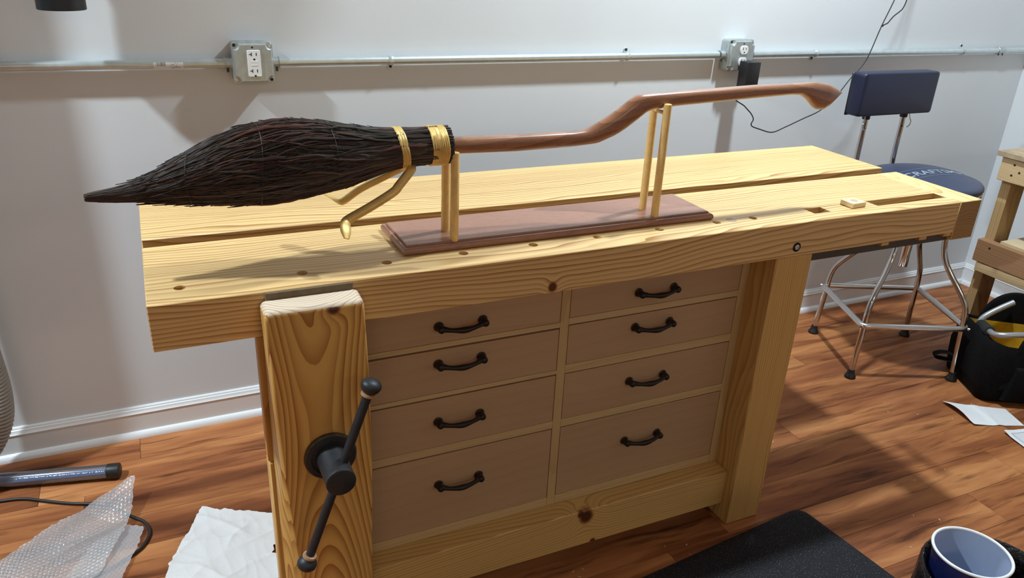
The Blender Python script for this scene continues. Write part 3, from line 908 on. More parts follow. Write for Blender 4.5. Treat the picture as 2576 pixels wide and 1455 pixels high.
# handle
HT = [(-0.075, 1.0725), (-0.0322, 1.0716), (0.107, 1.0694), (0.2312, 1.0692), (0.2633, 1.0716), (0.2857, 1.0811), (0.3125, 1.0953), (0.3393, 1.1112), (0.3569, 1.1243), (0.3747, 1.1352),
      (0.386, 1.1382), (0.4133, 1.1395), (0.473, 1.1417), (0.5765, 1.1444), (0.685, 1.1481), (0.7879, 1.1488), (0.859, 1.1500), (0.9035, 1.1439), (0.9312, 1.1340), (0.9491, 1.1242)]
HB = [(-0.075, 1.0405), (-0.0318, 1.0395), (0.1087, 1.0361), (0.2339, 1.0381), (0.2897, 1.0414), (0.3313, 1.0557), (0.3541, 1.0678), (0.3812, 1.0856), (0.4006, 1.1010), (0.4181, 1.1056),
      (0.4779, 1.1108), (0.5819, 1.1153), (0.691, 1.1201), (0.7941, 1.1238), (0.8207, 1.1220), (0.8426, 1.1113), (0.861, 1.0969), (0.8759, 1.0871), (0.8986, 1.0853), (0.917, 1.0957), (0.9323, 1.1081), (0.9491, 1.1233)]
def smooth_tab(tab, x, w):
    return sum(lerp_tab(tab, x + w * k) for k in (-1, -0.5, 0, 0.5, 1)) / 5
xsamp = [-0.06 + 0.0075 * i for i in range(120)] + [0.840 + 0.0042 * i for i in range(26)]
xsamp = [x for x in xsamp if x < 0.9475] + [0.9482]
xsamp = sorted(set(round(x, 5) for x in xsamp))
bm = B()
rings = []
for x in xsamp:
    w = 0.006 if x < 0.80 else 0.003
    zt_, zb_ = smooth_tab(HT, x, w), smooth_tab(HB, x, w)
    c = (zt_ + zb_) / 2; h = max((zt_ - zb_) / 2, 0.0006)
    hw = 0.0158 if x < 0.80 else max(0.002, 0.0158 - 0.0035 * ((x - 0.80) / 0.149) - 0.0095 * max(0, (x - 0.90) / 0.049) ** 1.5)
    ring = []
    for j in range(24):
        a = 2 * PI * j / 24
        ca, sa = math.cos(a), math.sin(a)
        e = 0.86
        ring.append(Vector((x, BY + hw * math.copysign(abs(ca) ** e, ca), c + h * math.copysign(abs(sa) ** e, sa))))
    rings.append(ring)
rings_to_mesh(bm, rings)
part('handle', bm, M_HANDLE, broom, 'varnished reddish wooden handle with an S bend and a hooked end', at=(0, BY, 1.05), angle=60)

# ------------------------------------------------------------------ conduit run and outlet boxes on the back wall
ZC, YCN, RC = 1.0897, -0.0188, 0.0117
def conduit(x0, x1, label, base_x):
    t = thing('conduit', (base_x, 0, ZC), label, 'conduit', 'metal conduit pieces along the back wall')
    bm = B(); cyl(bm, (x0, YCN, ZC), (x1, YCN, ZC), RC, n=24)
    part('pipe', bm, M_COND, t)
    return t
def strap(t, x, side):
    """one hole strap: a loop over the pipe and a foot screwed to the wall above (+1) or below (-1)"""
    bm = B()
    n = 16
    rings = []
    for xx, d in ((x - 0.0075, 0.0006), (x - 0.0055, 0.0016), (x - 0.0020, 0.0016), (x, 0.0026), (x + 0.0020, 0.0016), (x + 0.0055, 0.0016), (x + 0.0075, 0.0006)):
        rings.append([Vector((xx, YCN + (RC + d) * math.cos(2 * PI * j / n), ZC + (RC + d) * math.sin(2 * PI * j / n))) for j in range(n)])
    rings_to_mesh(bm, rings, cap=False)
    z0 = ZC + side * (RC + 0.001); z1 = ZC + side * (RC + 0.0135)
    box(bm, x - 0.0075 + 0.004, x + 0.0075 + 0.004, -0.0030, -0.0008, min(z0, z1) - 0.002, max(z0, z1), 0.001, 1)
    box(bm, x - 0.0075, x + 0.0075, YCN, -0.0012, min(z0, z0 - side * 0.0025), max(z0, z0 - side * 0.0025), 0.0006, 1)
    s = part('strap', bm, M_COND, t)
    bm = B(); lathe(bm, [(0.0046, 0.0), (0.0042, 0.0014), (0.0020, 0.0024), (0.0, 0.0024)], (x + 0.004, -0.0030, ZC + side * (RC + 0.0075)), (0, -1, 0), 14)
    part('screw', bm, M_BLACKPL, s, 'dark screw in the strap')
c1 = conduit(-4.05, -0.345, 'galvanised conduit on the wall left of the left outlet box, with a white sticker', -0.6)
c2 = conduit(-0.203, 1.268, 'galvanised conduit on the wall between the two outlet boxes', 0.5)
c3 = conduit(1.415, 2.735, 'galvanised conduit on the wall from the right outlet box to the coupling', 2.0)
c4 = conduit(2.745, RX - 0.002, 'short galvanised conduit between the coupling and the room corner', 2.85)
strap(c2, 0.1066, -1); strap(c2, 0.8995, 1)
strap(c3, 1.7100, -1); strap(c3, 2.5080, 1)
strap(c1, -1.35, 1)
bm = B()
lathe(bm, [(RC + 0.0005, -0.022), (RC + 0.0022, -0.021), (RC + 0.0022, -0.003), (RC + 0.0012, -0.001), (RC + 0.0012, 0.001), (RC + 0.0022, 0.003), (RC + 0.0022, 0.021), (RC + 0.0005, 0.022)], (2.740, YCN, ZC), (1, 0, 0), 24, cap=False)
cp = part('coupling', bm, M_GALV, c4)
for dx in (-0.012, 0.012):
    bm = B(); cyl(bm, (2.740 + dx, YCN - 0.004, ZC - RC), (2.740 + dx, YCN - 0.004, ZC - RC - 0.008), 0.0028, n=10)
    part('set_screw', bm, M_STEELBAR, cp)
# sticker wrapped round the pipe
def sticker_mat():
    t = NT('printed_sticker')
    co, x, y, z = t.objco()
    bars = t.math('GREATER_THAN', t.noise(t.comb(t.math('MULTIPLY', x, 900.0), 0.0, 0.0), 1.0, 0.0), 0.5)
    inb = t.math('MULTIPLY', t.math('MULTIPLY', t.math('GREATER_THAN', x, -0.030), t.math('LESS_THAN', x, -0.006)),
                 t.math('GREATER_THAN', z, -0.004))
    txt = t.math('MULTIPLY', t.math('GREATER_THAN', t.noise(t.comb(t.math('MULTIPLY', x, 260.0), t.math('MULTIPLY', z, 420.0), t.math('MULTIPLY', y, 300.0)), 1.0, 2.0), 0.56),
                 t.math('MULTIPLY', t.math('GREATER_THAN', x, 0.002), t.math('LESS_THAN', x, 0.030)))
    m = t.math('MAXIMUM', t.math('MULTIPLY', bars, inb), t.math('MULTIPLY', txt, 0.7))
    t.setp(Base_Color=t.mix(m, (0.80, 0.81, 0.83), (0.10, 0.10, 0.12)), Roughness=0.4)
    return t.m
bm = B()
rings = []
for xx in (-0.5145, -0.4795, -0.4445):
    a0, a1 = math.radians(150), math.radians(268)
    tw = (xx + 0.5145) * -1.2
    rings.append([Vector((xx, YCN + (RC + 0.0004) * math.cos(a0 + (a1 - a0) * j / 12 - tw), ZC + (RC + 0.0004) * math.sin(a0 + (a1 - a0) * j / 12 - tw))) for j in range(13)])
vr = [[bm.verts.new(p) for p in r] for r in rings]
for a, b in zip(vr, vr[1:]):
    for j in range(12):
        bm.faces.new((a[j], a[j + 1], b[j + 1], b[j]))
part('sticker', bm, sticker_mat(), c1, 'white printed sticker with a bar code', at=(-0.4795, YCN, ZC))

def rounded_rect(w, h, r, k=5, notch=0.0):
    """outline in (x, z), anticlockwise, with rounded corners (or scooped corners if notch > 0)"""
    pts = []
    for (sx, sz, a0) in ((1, 1, 0), (-1, 1, 90), (-1, -1, 180), (1, -1, 270)):
        if notch > 0:
            cx, cz = sx * w / 2, sz * h / 2
            b0 = {0: 270, 90: 0, 180: 90, 270: 180}[a0]
            for i in range(k + 1):
                a = math.radians(b0 - 90 * i / k) if True else 0
                pts.append((cx + notch * math.cos(a), cz + notch * math.sin(a)))
        else:
            cx, cz = sx * (w / 2 - r), sz * (h / 2 - r)
            for i in range(k + 1):
                a = math.radians(a0 + 90 * i / k)
                pts.append((cx + r * math.cos(a), cz + r * math.sin(a)))
    return pts

def slab_xz(bm, outline, cx, cz, layers):
    """stack of (inset scale offset, y) rings from an outline in (x, z)"""
    rings = []
    for ins, y in layers:
        ring = []
        for (x, z) in outline:
            l = math.hypot(x, z)
            f = (l - ins) / l
            ring.append(Vector((cx + x * f, y, cz + z * f)))
        rings.append(ring)
    rings_to_mesh(bm, rings)
    return bm

def outlet_box(cx, cz, label, kind):
    t = thing('outlet_box', (cx, 0, cz), label, 'outlet')
    W_ = 0.1035
    bm = B(); slab_xz(bm, rounded_rect(W_, W_, 0.010), cx, cz, [(0.0, 0.0), (0.0, -0.0400)])
    bd = part('box_body', bm, M_GALV, t, angle=25)
    bm = B()
    slab_xz(bm, rounded_rect(W_ + 0.001, W_ + 0.001, 0.009), cx, cz, [(0.0, -0.0400), (0.0, -0.0425), (0.001, -0.0430)])
    slab_xz(bm, rounded_rect(W_ - 0.004, W_ - 0.004, 0.01, 6, notch=0.0145), cx, cz, [(0.0, -0.0425), (0.0005, -0.0510), (0.0022, -0.0545), (0.0050, -0.0560)])
    cv = part('cover', bm, M_GALV, t, 'raised square metal cover', angle=25)
    for (sx, sz) in ((1, 1), (-1, 1), (1, -1), (-1, -1)):
        bm = B()
        hole = (sx * sz) < 0
        px, pz = cx + sx * 0.0445, cz + sz * 0.0445
        if hole:
            lathe(bm, [(0.0042, 0.0), (0.0042, 0.0006), (0.0, 0.0006)], (px, -0.0430, pz), (0, -1, 0), 14)
            part('screw_hole', bm, M_BLACKHOLE, cv)
        else:
            lathe(bm, [(0.0048, 0.0), (0.0046, 0.0016), (0.0028, 0.0028), (0.0, 0.0029)], (px, -0.0430, pz), (0, -1, 0), 16)
            part('screw', bm, M_CHROMEB, cv)
    bm = B(); lathe(bm, [(0.0026, 0.0), (0.0026, 0.0007), (0.0, 0.0007)], (cx - 0.001, -0.0560, cz + 0.040), (0, -1, 0), 12)
    part('screw_hole', bm, M_BLACKHOLE, cv)
    # knockouts on the top and left sides
    for dx in (-0.028, 0.0, 0.028):
        bm = B(); lathe(bm, [(0.0112, 0.0), (0.0112, 0.0006), (0.0095, 0.0009), (0.0, 0.0009)], (cx + dx, -0.019, cz + W_ / 2), (0, 0, 1), 20)
        part('knockout', bm, M_GALV, bd)
    bm = B(); lathe(bm, [(0.0112, 0.0), (0.0112, 0.0006), (0.0095, 0.0009), (0.0, 0.0009)], (cx - W_ / 2, -0.020, cz + 0.031), (-1, 0, 0), 20)
    part('knockout', bm, M_GALV, bd)
    for (yy_, zz_) in ((-0.034, 0.004), (-0.034, -0.017)):
        bm = B(); lathe(bm, [(0.0018, 0.0), (0.0018, 0.0004), (0.0, 0.0004)], (cx - W_ / 2, yy_, cz + zz_), (-1, 0, 0), 10)
        part('screw_hole', bm, M_BLACKHOLE, bd)
    for s in (-1, 1):  # conduit connectors
        bm = B()
        x = cx + s * W_ / 2
        lathe(bm, [(RC + 0.0040, 0.0), (RC + 0.0040, 0.004), (RC + 0.0022, 0.0045), (RC + 0.0022, 0.0165), (RC + 0.0040, 0.0172), (RC + 0.0040, 0.0196), (RC + 0.0002, 0.0200)], (x, YCN, ZC), (s, 0, 0), 24)
        k = part('conduit_connector', bm, M_GALV, t)
        bm = B(); cyl(bm, (x + s * 0.011, YCN - 0.006, ZC - RC), (x + s * 0.011, YCN - 0.006, ZC - RC - 0.011), 0.0033, n=10)
        part('set_screw', bm, M_STEELBAR, k)
    return t, cv

def slot(bm, x, z, w, h, y):
    box(bm, x - w / 2, x + w / 2, y - 0.0004, y, z - h / 2, z + h / 2)

# left box: decorator outlet with test buttons
bxl, bzl = -0.2735, 1.0930
t, cv = outlet_box(bxl, bzl, 'square metal outlet box with a tall white ground fault outlet above the broom twigs', 'gfci')
rx, rz, ry = bxl + 0.0012, bzl - 0.0005, -0.0560
bm = B(); slab_xz(bm, rounded_rect(0.0335, 0.0670, 0.003), rx, rz, [(0.0, ry), (0.0, ry - 0.0022), (0.0008, ry - 0.0030)])
rc = part('receptacle', bm, M_WHITEPL, t, 'white rectangular ground fault outlet', angle=30)
yf_ = ry - 0.0030
for (zz, nm) in ((0.0215, 0), (-0.0205, 1)):
    bm = B(); slot(bm, rx - 0.0060, rz + zz + 0.002, 0.0019, 0.0085, yf_); slot(bm, rx - 0.0092, rz + zz + 0.0018, 0.0050, 0.0018, yf_)
    o = part('tee_slot', bm, M_BLACKHOLE, rc, smooth=False)
    bm = B(); slot(bm, rx + 0.0062, rz + zz + 0.002, 0.0019, 0.0075, yf_)
    part('straight_slot', bm, M_BLACKHOLE, rc, smooth=False)
    bm = B()
    poly_prism(bm, [(rx + 0.0005 + 0.0025 * math.cos(a), yf_, rz + zz - 0.0108 + 0.0025 * math.sin(a)) for a in [PI * i / 8 for i in range(9)]] +
               [(rx - 0.0020, yf_, rz + zz - 0.0130), (rx + 0.0030, yf_, rz + zz - 0.0130)], (0, -0.0004, 0))
    part('ground_slot', bm, M_BLACKHOLE, rc, smooth=False)
for zz in (0.0046, -0.0034):
    bm = B(); box(bm, rx - 0.0075, rx + 0.0080, yf_ - 0.0006, yf_ + 0.001, rz + zz - 0.0031, rz + zz + 0.0031, 0.0004, 1)
    part('test_button', bm, M_WHITEPL, rc)
def led_mat():
    t = NT('green_indicator'); t.setp(Base_Color=(0.1, 0.8, 0.2), Emission_Color=(0.2, 1.0, 0.3), Emission_Strength=1.5); return t.m
bm = B(); sphere(bm, (rx + 0.0118, yf_, rz - 0.0305), 0.0009, u=8, v=6)
part('indicator_light', bm, led_mat(), rc, 'tiny green light')

# right box: round faced duplex outlet, lower socket carries a black adapter
bxr, bzr = 1.3440, 1.0905
t, cv = outlet_box(bxr, bzr, 'square metal outlet box holding a black adapter, on the wall above the broom handle', 'duplex')
bm = B()
for dz in (0.0195, -0.0195):
    ol = []
    for i in range(28):
        a = 2 * PI * i / 28
        x = 0.0172 * math.cos(a); z = 0.0172 * math.sin(a)
        ol.append((x, max(-0.0140, min(0.0140, z))))
    ol2 = []
    for p in ol:
        if not ol2 or math.hypot(p[0] - ol2[-1][0], p[1] - ol2[-1][1]) > 1e-5: ol2.append(p)
    b2 = B(); slab_xz(b2, ol2, bxr + 0.002, bzr + dz, [(0.0, -0.0560), (0.0, -0.0585), (0.0010, -0.0595)])
    rc = part('receptacle', b2, M_WHITEPL, t, 'white rounded socket face', angle=30)
    px, pz, py = bxr + 0.002, bzr + dz, -0.0595
    for (dx, w, h) in ((-0.0062, 0.0022, 0.0085), (0.0062, 0.0022, 0.0070)):
        b3 = B(); slot(b3, px + dx, pz + 0.004, w, h, py); part('straight_slot', b3, M_BLACKHOLE, rc, smooth=False)
    b3 = B()
    poly_prism(b3, [(px + 0.0024 * math.cos(a), py, pz - 0.0075 + 0.0024 * math.sin(a)) for a in [2 * PI * i / 12 for i in range(12)]], (0, -0.0004, 0))
    part('ground_slot', b3, M_BLACKHOLE, rc, smooth=False)
bm.free()
# adapter and its cord
ad = thing('power_adapter', (1.358, -0.06, 1.04), 'black block power adapter plugged into the right outlet box', 'adapter')
bm = B(); box(bm, 1.3300, 1.3860, -0.1080, -0.0630, 0.9850, 1.0760, 0.003, 2)
part('adapter_body', bm, M_BLACKPL, ad)
bm = B(); box(bm, 1.3400, 1.3470, -0.0625, -0.0600, 1.066, 1.074); box(bm, 1.3520, 1.3590, -0.0625, -0.0600, 1.066, 1.074)
bm.free()
WR = [(1.352, -0.090, 0.986), (1.330, -0.101, 0.968), (1.3048, -0.100, 0.9522), (1.3450, -0.100, 0.9300), (1.3604, -0.100, 0.9187), (1.3850, -0.100, 0.8990), (1.3989, -0.100, 0.8795),
      (1.3930, -0.100, 0.8640), (1.3990, -0.100, 0.8542), (1.4339, -0.100, 0.8425), (1.4957, -0.100, 0.8278), (1.5534, -0.100, 0.8436), (1.6300, -0.100, 0.8700), (1.7023, -0.100, 0.8949),
      (1.7650, -0.100, 0.9350), (1.7945, -0.100, 0.9712), (1.8300, -0.100, 1.0150), (1.8648, -0.100, 1.0482), (1.8918, -0.100, 1.0903), (1.9244, -0.100, 1.1947), (1.9589, -0.100, 1.2835),
      (2.0300, -0.090, 1.4600), (2.1000, -0.060, 1.7000), (2.1200, -0.012, 2.0000), (2.1200, -0.010, CEIL - 0.005)]
bm = B(); tube(bm, WR, 0.0021, 6, smooth=5)
cord = thing('adapter_cord', (1.9244, -0.1, 1.1947), 'thin black cord climbing the back wall from the adapter past the navy stool backrest', 'cord')
part('cord_strand', bm, M_CORD, cord)
bm = B(); tube(bm, [(1.9250, -0.1005, 1.1940), (1.9360, -0.101, 1.1990), (1.9493, -0.102, 1.2044), (1.9600, -0.102, 1.2160), (1.9733, -0.102, 1.2292), (1.9960, -0.102, 1.2440), (2.0094, -0.102, 1.2560), (2.0213, -0.100, 1.2843), (2.0300, -0.101, 1.36), (2.0800, -0.07, 1.60), (2.1260, -0.012, 2.0), (2.1260, -0.010, CEIL - 0.005)],
                lambda t_: 0.0040 if t_ < 0.055 else 0.0021, 6, smooth=6)
part('cord_branch', bm, M_CORD, cord, 'second strand with a thick end')

# ------------------------------------------------------------------ dust collection: cone on the wall, hose at far left
dc = thing('dust_separator', (-0.6910, -0.10, 1.23), 'black cylindrical port of a dust separator hanging on the back wall at the top left', 'dust separator')
bm = B(); lathe(bm, [(0.0500, 1.2265), (0.0515, 1.2275), (0.0512, 1.300), (0.0505, 1.352), (0.046, 1.352), (0.046, 1.232), (0.0500, 1.2265)], (-0.6910, -0.1000, 0), (0, 0, 1), 40, cap=False)
part('outlet_port', bm, M_BLACKPL, dc)
bm = B(); lathe(bm, [(0.0500, 1.350), (0.0530, 1.370), (0.0920, 1.680), (0.0950, 1.700), (0.0950, 1.860), (0.0900, 1.870), (0.0300, 1.872)], (-0.6910, -0.1000, 0), (0, 0, 1), 40)
part('cone_body', bm, M_BLACKPL, dc)
bm = B(); box(bm, -0.72, -0.66, -0.03, -0.0005, 1.72, 1.80, 0.003, 1)
part('wall_bracket', bm, M_STEELBAR, dc)

hp = catmull([(-1.055, -0.10, 2.05), (-1.055, -0.101, 1.70), (-1.045, -0.101, 1.30), (-1.042, -0.101, 0.95), (-1.038, -0.101, 0.62), (-1.031, -0.101, 0.40), (-1.026, -0.103, 0.27), (-1.040, -0.108, 0.185), (-1.085, -0.125, 0.120), (-1.165, -0.150, 0.100), (-1.40, -0.20, 0.095), (-1.80, -0.24, 0.095)], 60)
L = [0.0]
for a, b in zip(hp, hp[1:]): L.append(L[-1] + (b - a).length)
pitch = 0.0095
N = int(L[-1] / pitch * 4)
pts = []; j = 0
for i in range(N + 1):
    s = L[-1] * i / N
    while j < len(L) - 2 and L[j + 1] < s: j += 1
    f = (s - L[j]) / max(L[j + 1] - L[j], 1e-9)
    pts.append(hp[j].lerp(hp[j + 1], f))
rad = [0.0585 + 0.0022 * (1, 0.6, -0.8, 0.6)[i % 4] for i in range(len(pts))]
bm = B(); tube(bm, pts, rad, 20)
def hose_mat():
    t = NT('grey_flexible_duct')
    t.setp(Base_Color=(0.19, 0.155, 0.125), Roughness=0.38, Specular_IOR_Level=0.5)
    return t.m
solo('dust_hose', bm, hose_mat(), (-1.03, -0.135, 0), 'ribbed grey flexible dust hose hanging beside the back wall at far left', 'hose', angle=80)

# ------------------------------------------------------------------ stool
SC = Vector((1.933, -0.426, 0))
stool = thing('bar_stool', SC, 'navy padded swivel stool with chrome legs and backrest behind the right end of the bench', 'stool')
feet = [Vector((1.830, -0.186, 0)), Vector((1.688, -0.516, 0)), Vector((2.037, -0.665, 0)), Vector((2.176, -0.338, 0))]
RINGZ = 0.212
for f in feet:
    u = (f - SC).normalized()
    prof = [(0.262, 0.020), (0.254, 0.130), (0.249, 0.215), (0.245, 0.262), (0.232, 0.305), (0.200, 0.350), (0.165, 0.393), (0.137, 0.435), (0.121, 0.480), (0.114, 0.540), (0.108, 0.600), (0.100, 0.655), (0.085, 0.672)]
    bm = B(); tube(bm, [SC + u * r + Vector((0, 0, z)) for r, z in prof], 0.0100, 14, smooth=5)
    lg = part('leg', bm, M_CHROME, stool)
    bm = B(); lathe(bm, [(0.019, 0.0), (0.0205, 0.003), (0.0195, 0.009), (0.0150, 0.016), (0.0128, 0.024), (0.0118, 0.034), (0.0, 0.034)], SC + u * 0.2625, (0, 0, 1), 20)
    part('rubber_foot', bm, M_RUBBER, lg)
    bm = B(); cyl(bm, SC + u * 0.240 + Vector((0, 0, RINGZ)), SC + u * 0.2745 + Vector((0, 0, RINGZ)), 0.0055, n=12, bev=0.001)
    part('bolt', bm, M_CHROMEB, lg)
# square foot ring with rounded corners bolted outside the legs
ctr = SC + Vector((0, 0, RINGZ))
us = [(f - SC).normalized() for f in feet]
order = [0, 1, 2, 3]
pts = []
for i in range(4):
    a = ctr + us[i] * 0.2660; p = ctr + us[i - 1] * 0.2660; nx = ctr + us[(i + 1) % 4] * 0.2660
    d0 = (p - a).normalized(); d1 = (nx - a).normalized()
    for k in range(7):
        t_ = k / 6
        q0 = a + d0 * 0.030; q1 = a + d1 * 0.030
        pts.append((q0 * (1 - t_) ** 2 + (a + us[i] * 0.006) * 2 * t_ * (1 - t_) + q1 * t_ ** 2))
bm = B()
rings = []
m = len(pts)
for i, p in enumerate(pts):
    d = (pts[(i + 1) % m] - pts[i - 1]).normalized()
    s = d.cross(Vector((0, 0, 1))).normalized()
    rings.append([p + s * (0.0105 * math.cos(2 * PI * j / 14)) + Vector((0, 0, 0.0105 * math.sin(2 * PI * j / 14))) for j in range(14)])
rings_to_mesh(bm, rings, cap=False, closed=True)
part('foot_ring', bm, M_CHROMEB, stool, 'square chrome foot ring')
bm = B(); lathe(bm, [(0.0165, 0.378), (0.0175, 0.380), (0.0175, 0.655), (0.060, 0.660), (0.060, 0.668)], SC, (0, 0, 1), 28)
part('pedestal', bm, M_CHROME, stool, 'short chrome swivel tube under the seat')
SR, SZ0, SZ1 = 0.183, 0.672, 0.7155
bm = B(); lathe(bm, [(SR - 0.02, 0.664), (SR + 0.001, 0.664), (SR + 0.003, 0.668), (SR + 0.003, 0.690), (SR + 0.001, 0.693), (SR - 0.004, 0.693)], SC, (0, 0, 1), 64, cap=True)
part('seat_band', bm, M_CHROME, stool, 'chrome band round the seat edge')
def dome(r):
    return SZ1 + 0.034 * (1 - (r / SR) ** 2.2)
bm = B(); lathe(bm, [(SR - 0.004, 0.690), (SR, 0.6945), (SR + 0.0045, 0.7020), (SR + 0.0030, 0.7110), (SR - 0.004, dome(SR - 0.004) + 0.001)] + [(r, dome(r)) for r in (0.170, 0.155, 0.135, 0.11, 0.085, 0.06, 0.035, 0.012)], SC, (0, 0, 1), 72)
seat = part('seat', bm, M_SEATV, stool, 'round domed navy vinyl seat', angle=70)
# lettering and two thin lines printed on the seat
fc = bpy.data.curves.new('lettering', 'FONT')
fc.body = 'CRAFTSMAN'
fc.size = 0.048
fc.offset = 0.0011
fc.space_character = 1.06
fc.align_x = 'CENTER'
fc.resolution_u = 3
fo = bpy.data.objects.new('tmp_text', fc)
COL.objects.link(fo)
bpy.context.view_layer.update()
dg = bpy.context.evaluated_depsgraph_get()
tm = bpy.data.meshes.new_from_object(fo.evaluated_get(dg))
bpy.data.objects.remove(fo)
bm = B(); bm.from_mesh(tm)
bmesh.ops.subdivide_edges(bm, edges=[e for e in bm.edges if e.calc_length() > 0.012], cuts=2)
bmesh.ops.triangulate(bm, faces=bm.faces)
ang = math.radians(-9)
for v in bm.verts:
    x, y = v.co.x * 1.0, v.co.y - 0.010
    X_ = x * math.cos(ang) - y * math.sin(ang); Y_ = x * math.sin(ang) + y * math.cos(ang)
    X_ += 0.010; Y_ += -0.046
    r = math.hypot(X_, Y_)
    v.co = Vector((SC.x + X_, SC.y + Y_, dome(min(r, SR - 0.005)) + 0.0007))
part('lettering', bm, M_PRINT, seat, 'pale grey block lettering across the seat', smooth=False)
for off in (0.044, -0.026):
    bm = B()
    P = []
    for k in range(49):
        x = -0.165 + 0.33 * k / 48
        X_ = x * math.cos(ang) - off * math.sin(ang) + 0.014; Y_ = x * math.sin(ang) + off * math.cos(ang) - 0.046
        r = math.hypot(X_, Y_)
        if r < SR - 0.008:
            P.append((SC.x + X_, SC.y + Y_, dome(r) + 0.0004))
    tube(bm, P, 0.0007, 5)
    part('stitched_line', bm, M_PRINT, seat)
bm = B()
tube(bm, [(1.990, -0.405, 0.657), (2.060, -0.424, 0.656), (2.112, -0.438, 0.656), (2.130, -0.458, 0.656), (2.120, -0.490, 0.656), (2.085, -0.522, 0.656), (2.000, -0.560, 0.657)], 0.0085, 12, smooth=6)
part('support_hoop', bm, M_CHROME, stool, 'bent chrome tube under the seat')
# backrest on two posts
BYR = -0.2180
bm = B()
for sgn in (1,):
    ol = rounded_rect(0.378, 0.150, 0.012, 6)
    slab = []
    cxb, czb = 1.924, 0.9760
    rings = []
    for ins, y, bow in [(0.004, BYR + 0.030, 0), (0.0, BYR + 0.026, 0), (0.0, BYR + 0.004, 0), (0.0, BYR - 0.019, 0.3), (0.0018, BYR - 0.0245, 0.7), (0.006, BYR - 0.0275, 0.9), (0.014, BYR - 0.0285, 1.0)]:
        ring = []
        for (x, z) in ol:
            l = math.hypot(x, z); f = (l - ins) / l
            ring.append(Vector((cxb + x * f, y, czb + z * f * (1 + 0.0 * bow))))
        rings.append(ring)
    rings_to_mesh(bm, rings)
back = part('backrest', bm, M_VINYL, stool, 'navy vinyl cushion with rounded corners', angle=50)
bm = B(); box(bm, cxb - 0.188, cxb + 0.188, BYR + 0.027, BYR + 0.034, czb - 0.078, czb + 0.070, 0.002, 1)
part('back_panel', bm, M_BLACKPL, back)
for px in (1.837, 2.030):
    bm = B()
    tube(bm, [(px, BYR + 0.020, 0.930), (px, BYR + 0.020, 0.86), (px, BYR + 0.020, 0.72), (px, BYR + 0.012, 0.66), (px + (SC.x - px) * 0.12, BYR - 0.015, 0.640), (px + (SC.x - px) * 0.3, BYR - 0.07, 0.645)], 0.0098, 14, smooth=5)
    ps = part('back_post', bm, M_CHROME, stool)
    bm = B(); lathe(bm, [(0.0125, 0.0), (0.0140, 0.002), (0.0140, 0.022), (0.012, 0.024)], (px, BYR + 0.020, 0.8800), (0, 0, 1), 18)
    part('post_collar', bm, M_BLACKPL, ps)
    sg = -1 if px < 1.9 else 1
    bm = B(); tube(bm, [(px + sg * 0.016, BYR + 0.010, 0.895), (px + sg * 0.020, BYR + 0.006, 0.878), (px + sg * 0.026, BYR + 0.004, 0.866), (px + sg * 0.024, BYR + 0.004, 0.852), (px + sg * 0.014, BYR + 0.006, 0.843)], 0.0022, 8, smooth=5)
    part('spring_hook', bm, M_CHROMEB, ps)
    bm = B(); lathe(bm, [(0.0032, 0.0), (0.0032, 0.0006), (0.0, 0.0006)], (px + sg * -0.0015 - 0.004, BYR + 0.0115, 0.848), (-0.45, -1, 0), 10)
    part('adjustment_hole', bm, M_BLACKHOLE, ps)

# ------------------------------------------------------------------ rough work table on the right
M_LUMB = wood('rough_lumber', 'Z', (0.0, -0.12), 0.009, (0.52, 0.34, 0.16), (0.40, 0.24, 0.10), warp=0.02, rnd=6.0, rough=0.7, sharp=0.7)
M_LUMBY = wood('rough_lumber_rail', 'Y', (0.0, -0.12), 0.009, (0.62, 0.44, 0.24), (0.50, 0.32, 0.15), warp=0.02, rnd=6.0, rough=0.7, sharp=0.7)
M_LUMBR = wood('brown_rough_lumber', 'Y', (0.0, -0.12), 0.011, (0.34, 0.18, 0.085), (0.27, 0.13, 0.06), warp=0.02, rnd=6.0, rough=0.75, sharp=0.7)
M_PLYSH = plain('plywood_shelf', (0.66, 0.52, 0.32), 0.6, var=0.08, vscale=14)
M_PLYTOP = plain('weathered_plywood_top', (0.40, 0.29, 0.18), 0.7, var=0.2, vscale=25)
TX = 2.350
tb = thing('work_table', (2.62, -1.0, 0), 'rough lumber work table with a lower plywood shelf against the right wall', 'table')
for (ty, tx) in ((-0.4600, TX + 0.0200), (-1.74, TX + 0.0200), (-0.4600, 2.835), (-1.74, 2.835)):
    part('leg', box(B(), tx, tx + 0.089, ty, ty + 0.038, 0.0, 0.765, 0.002, 1), M_LUMB, tb, at=(tx, ty, 0))
for (z0, z1, nm, mt) in ((0.678, 0.766, 'top_rail', M_LUMBY), (0.352, 0.440, 'shelf_rail', M_LUMBR)):
    part(nm, box(B(), TX - 0.018, TX + 0.020, -1.74, -0.4220, z0, z1, 0.002, 1), mt, tb, at=(TX, -1, z0))
    part(nm, box(B(), 2.886, 2.924, -1.74, -0.4220, z0, z1, 0.002, 1), mt, tb, at=(2.9, -1, z0))
part('shelf_batten', box(B(), TX - 0.016, TX + 0.018, -1.74, -0.4400, 0.314, 0.350, 0.002, 1), M_LUMBY, tb, at=(TX, -1, 0.3))
part('lower_shelf', box(B(), TX + 0.000, 2.924, -1.74, -0.5000, 0.4405, 0.4540, 0.0008, 1), M_PLYSH, tb, 'pale plywood shelf board', at=(TX, -1, 0.44))
part('table_top', box(B(), TX - 0.030, 2.940, -1.78, -0.4050, 0.7665, 0.7850, 0.001, 1), M_PLYTOP, tb, 'weathered plywood top', at=(TX, -1, 0.77))
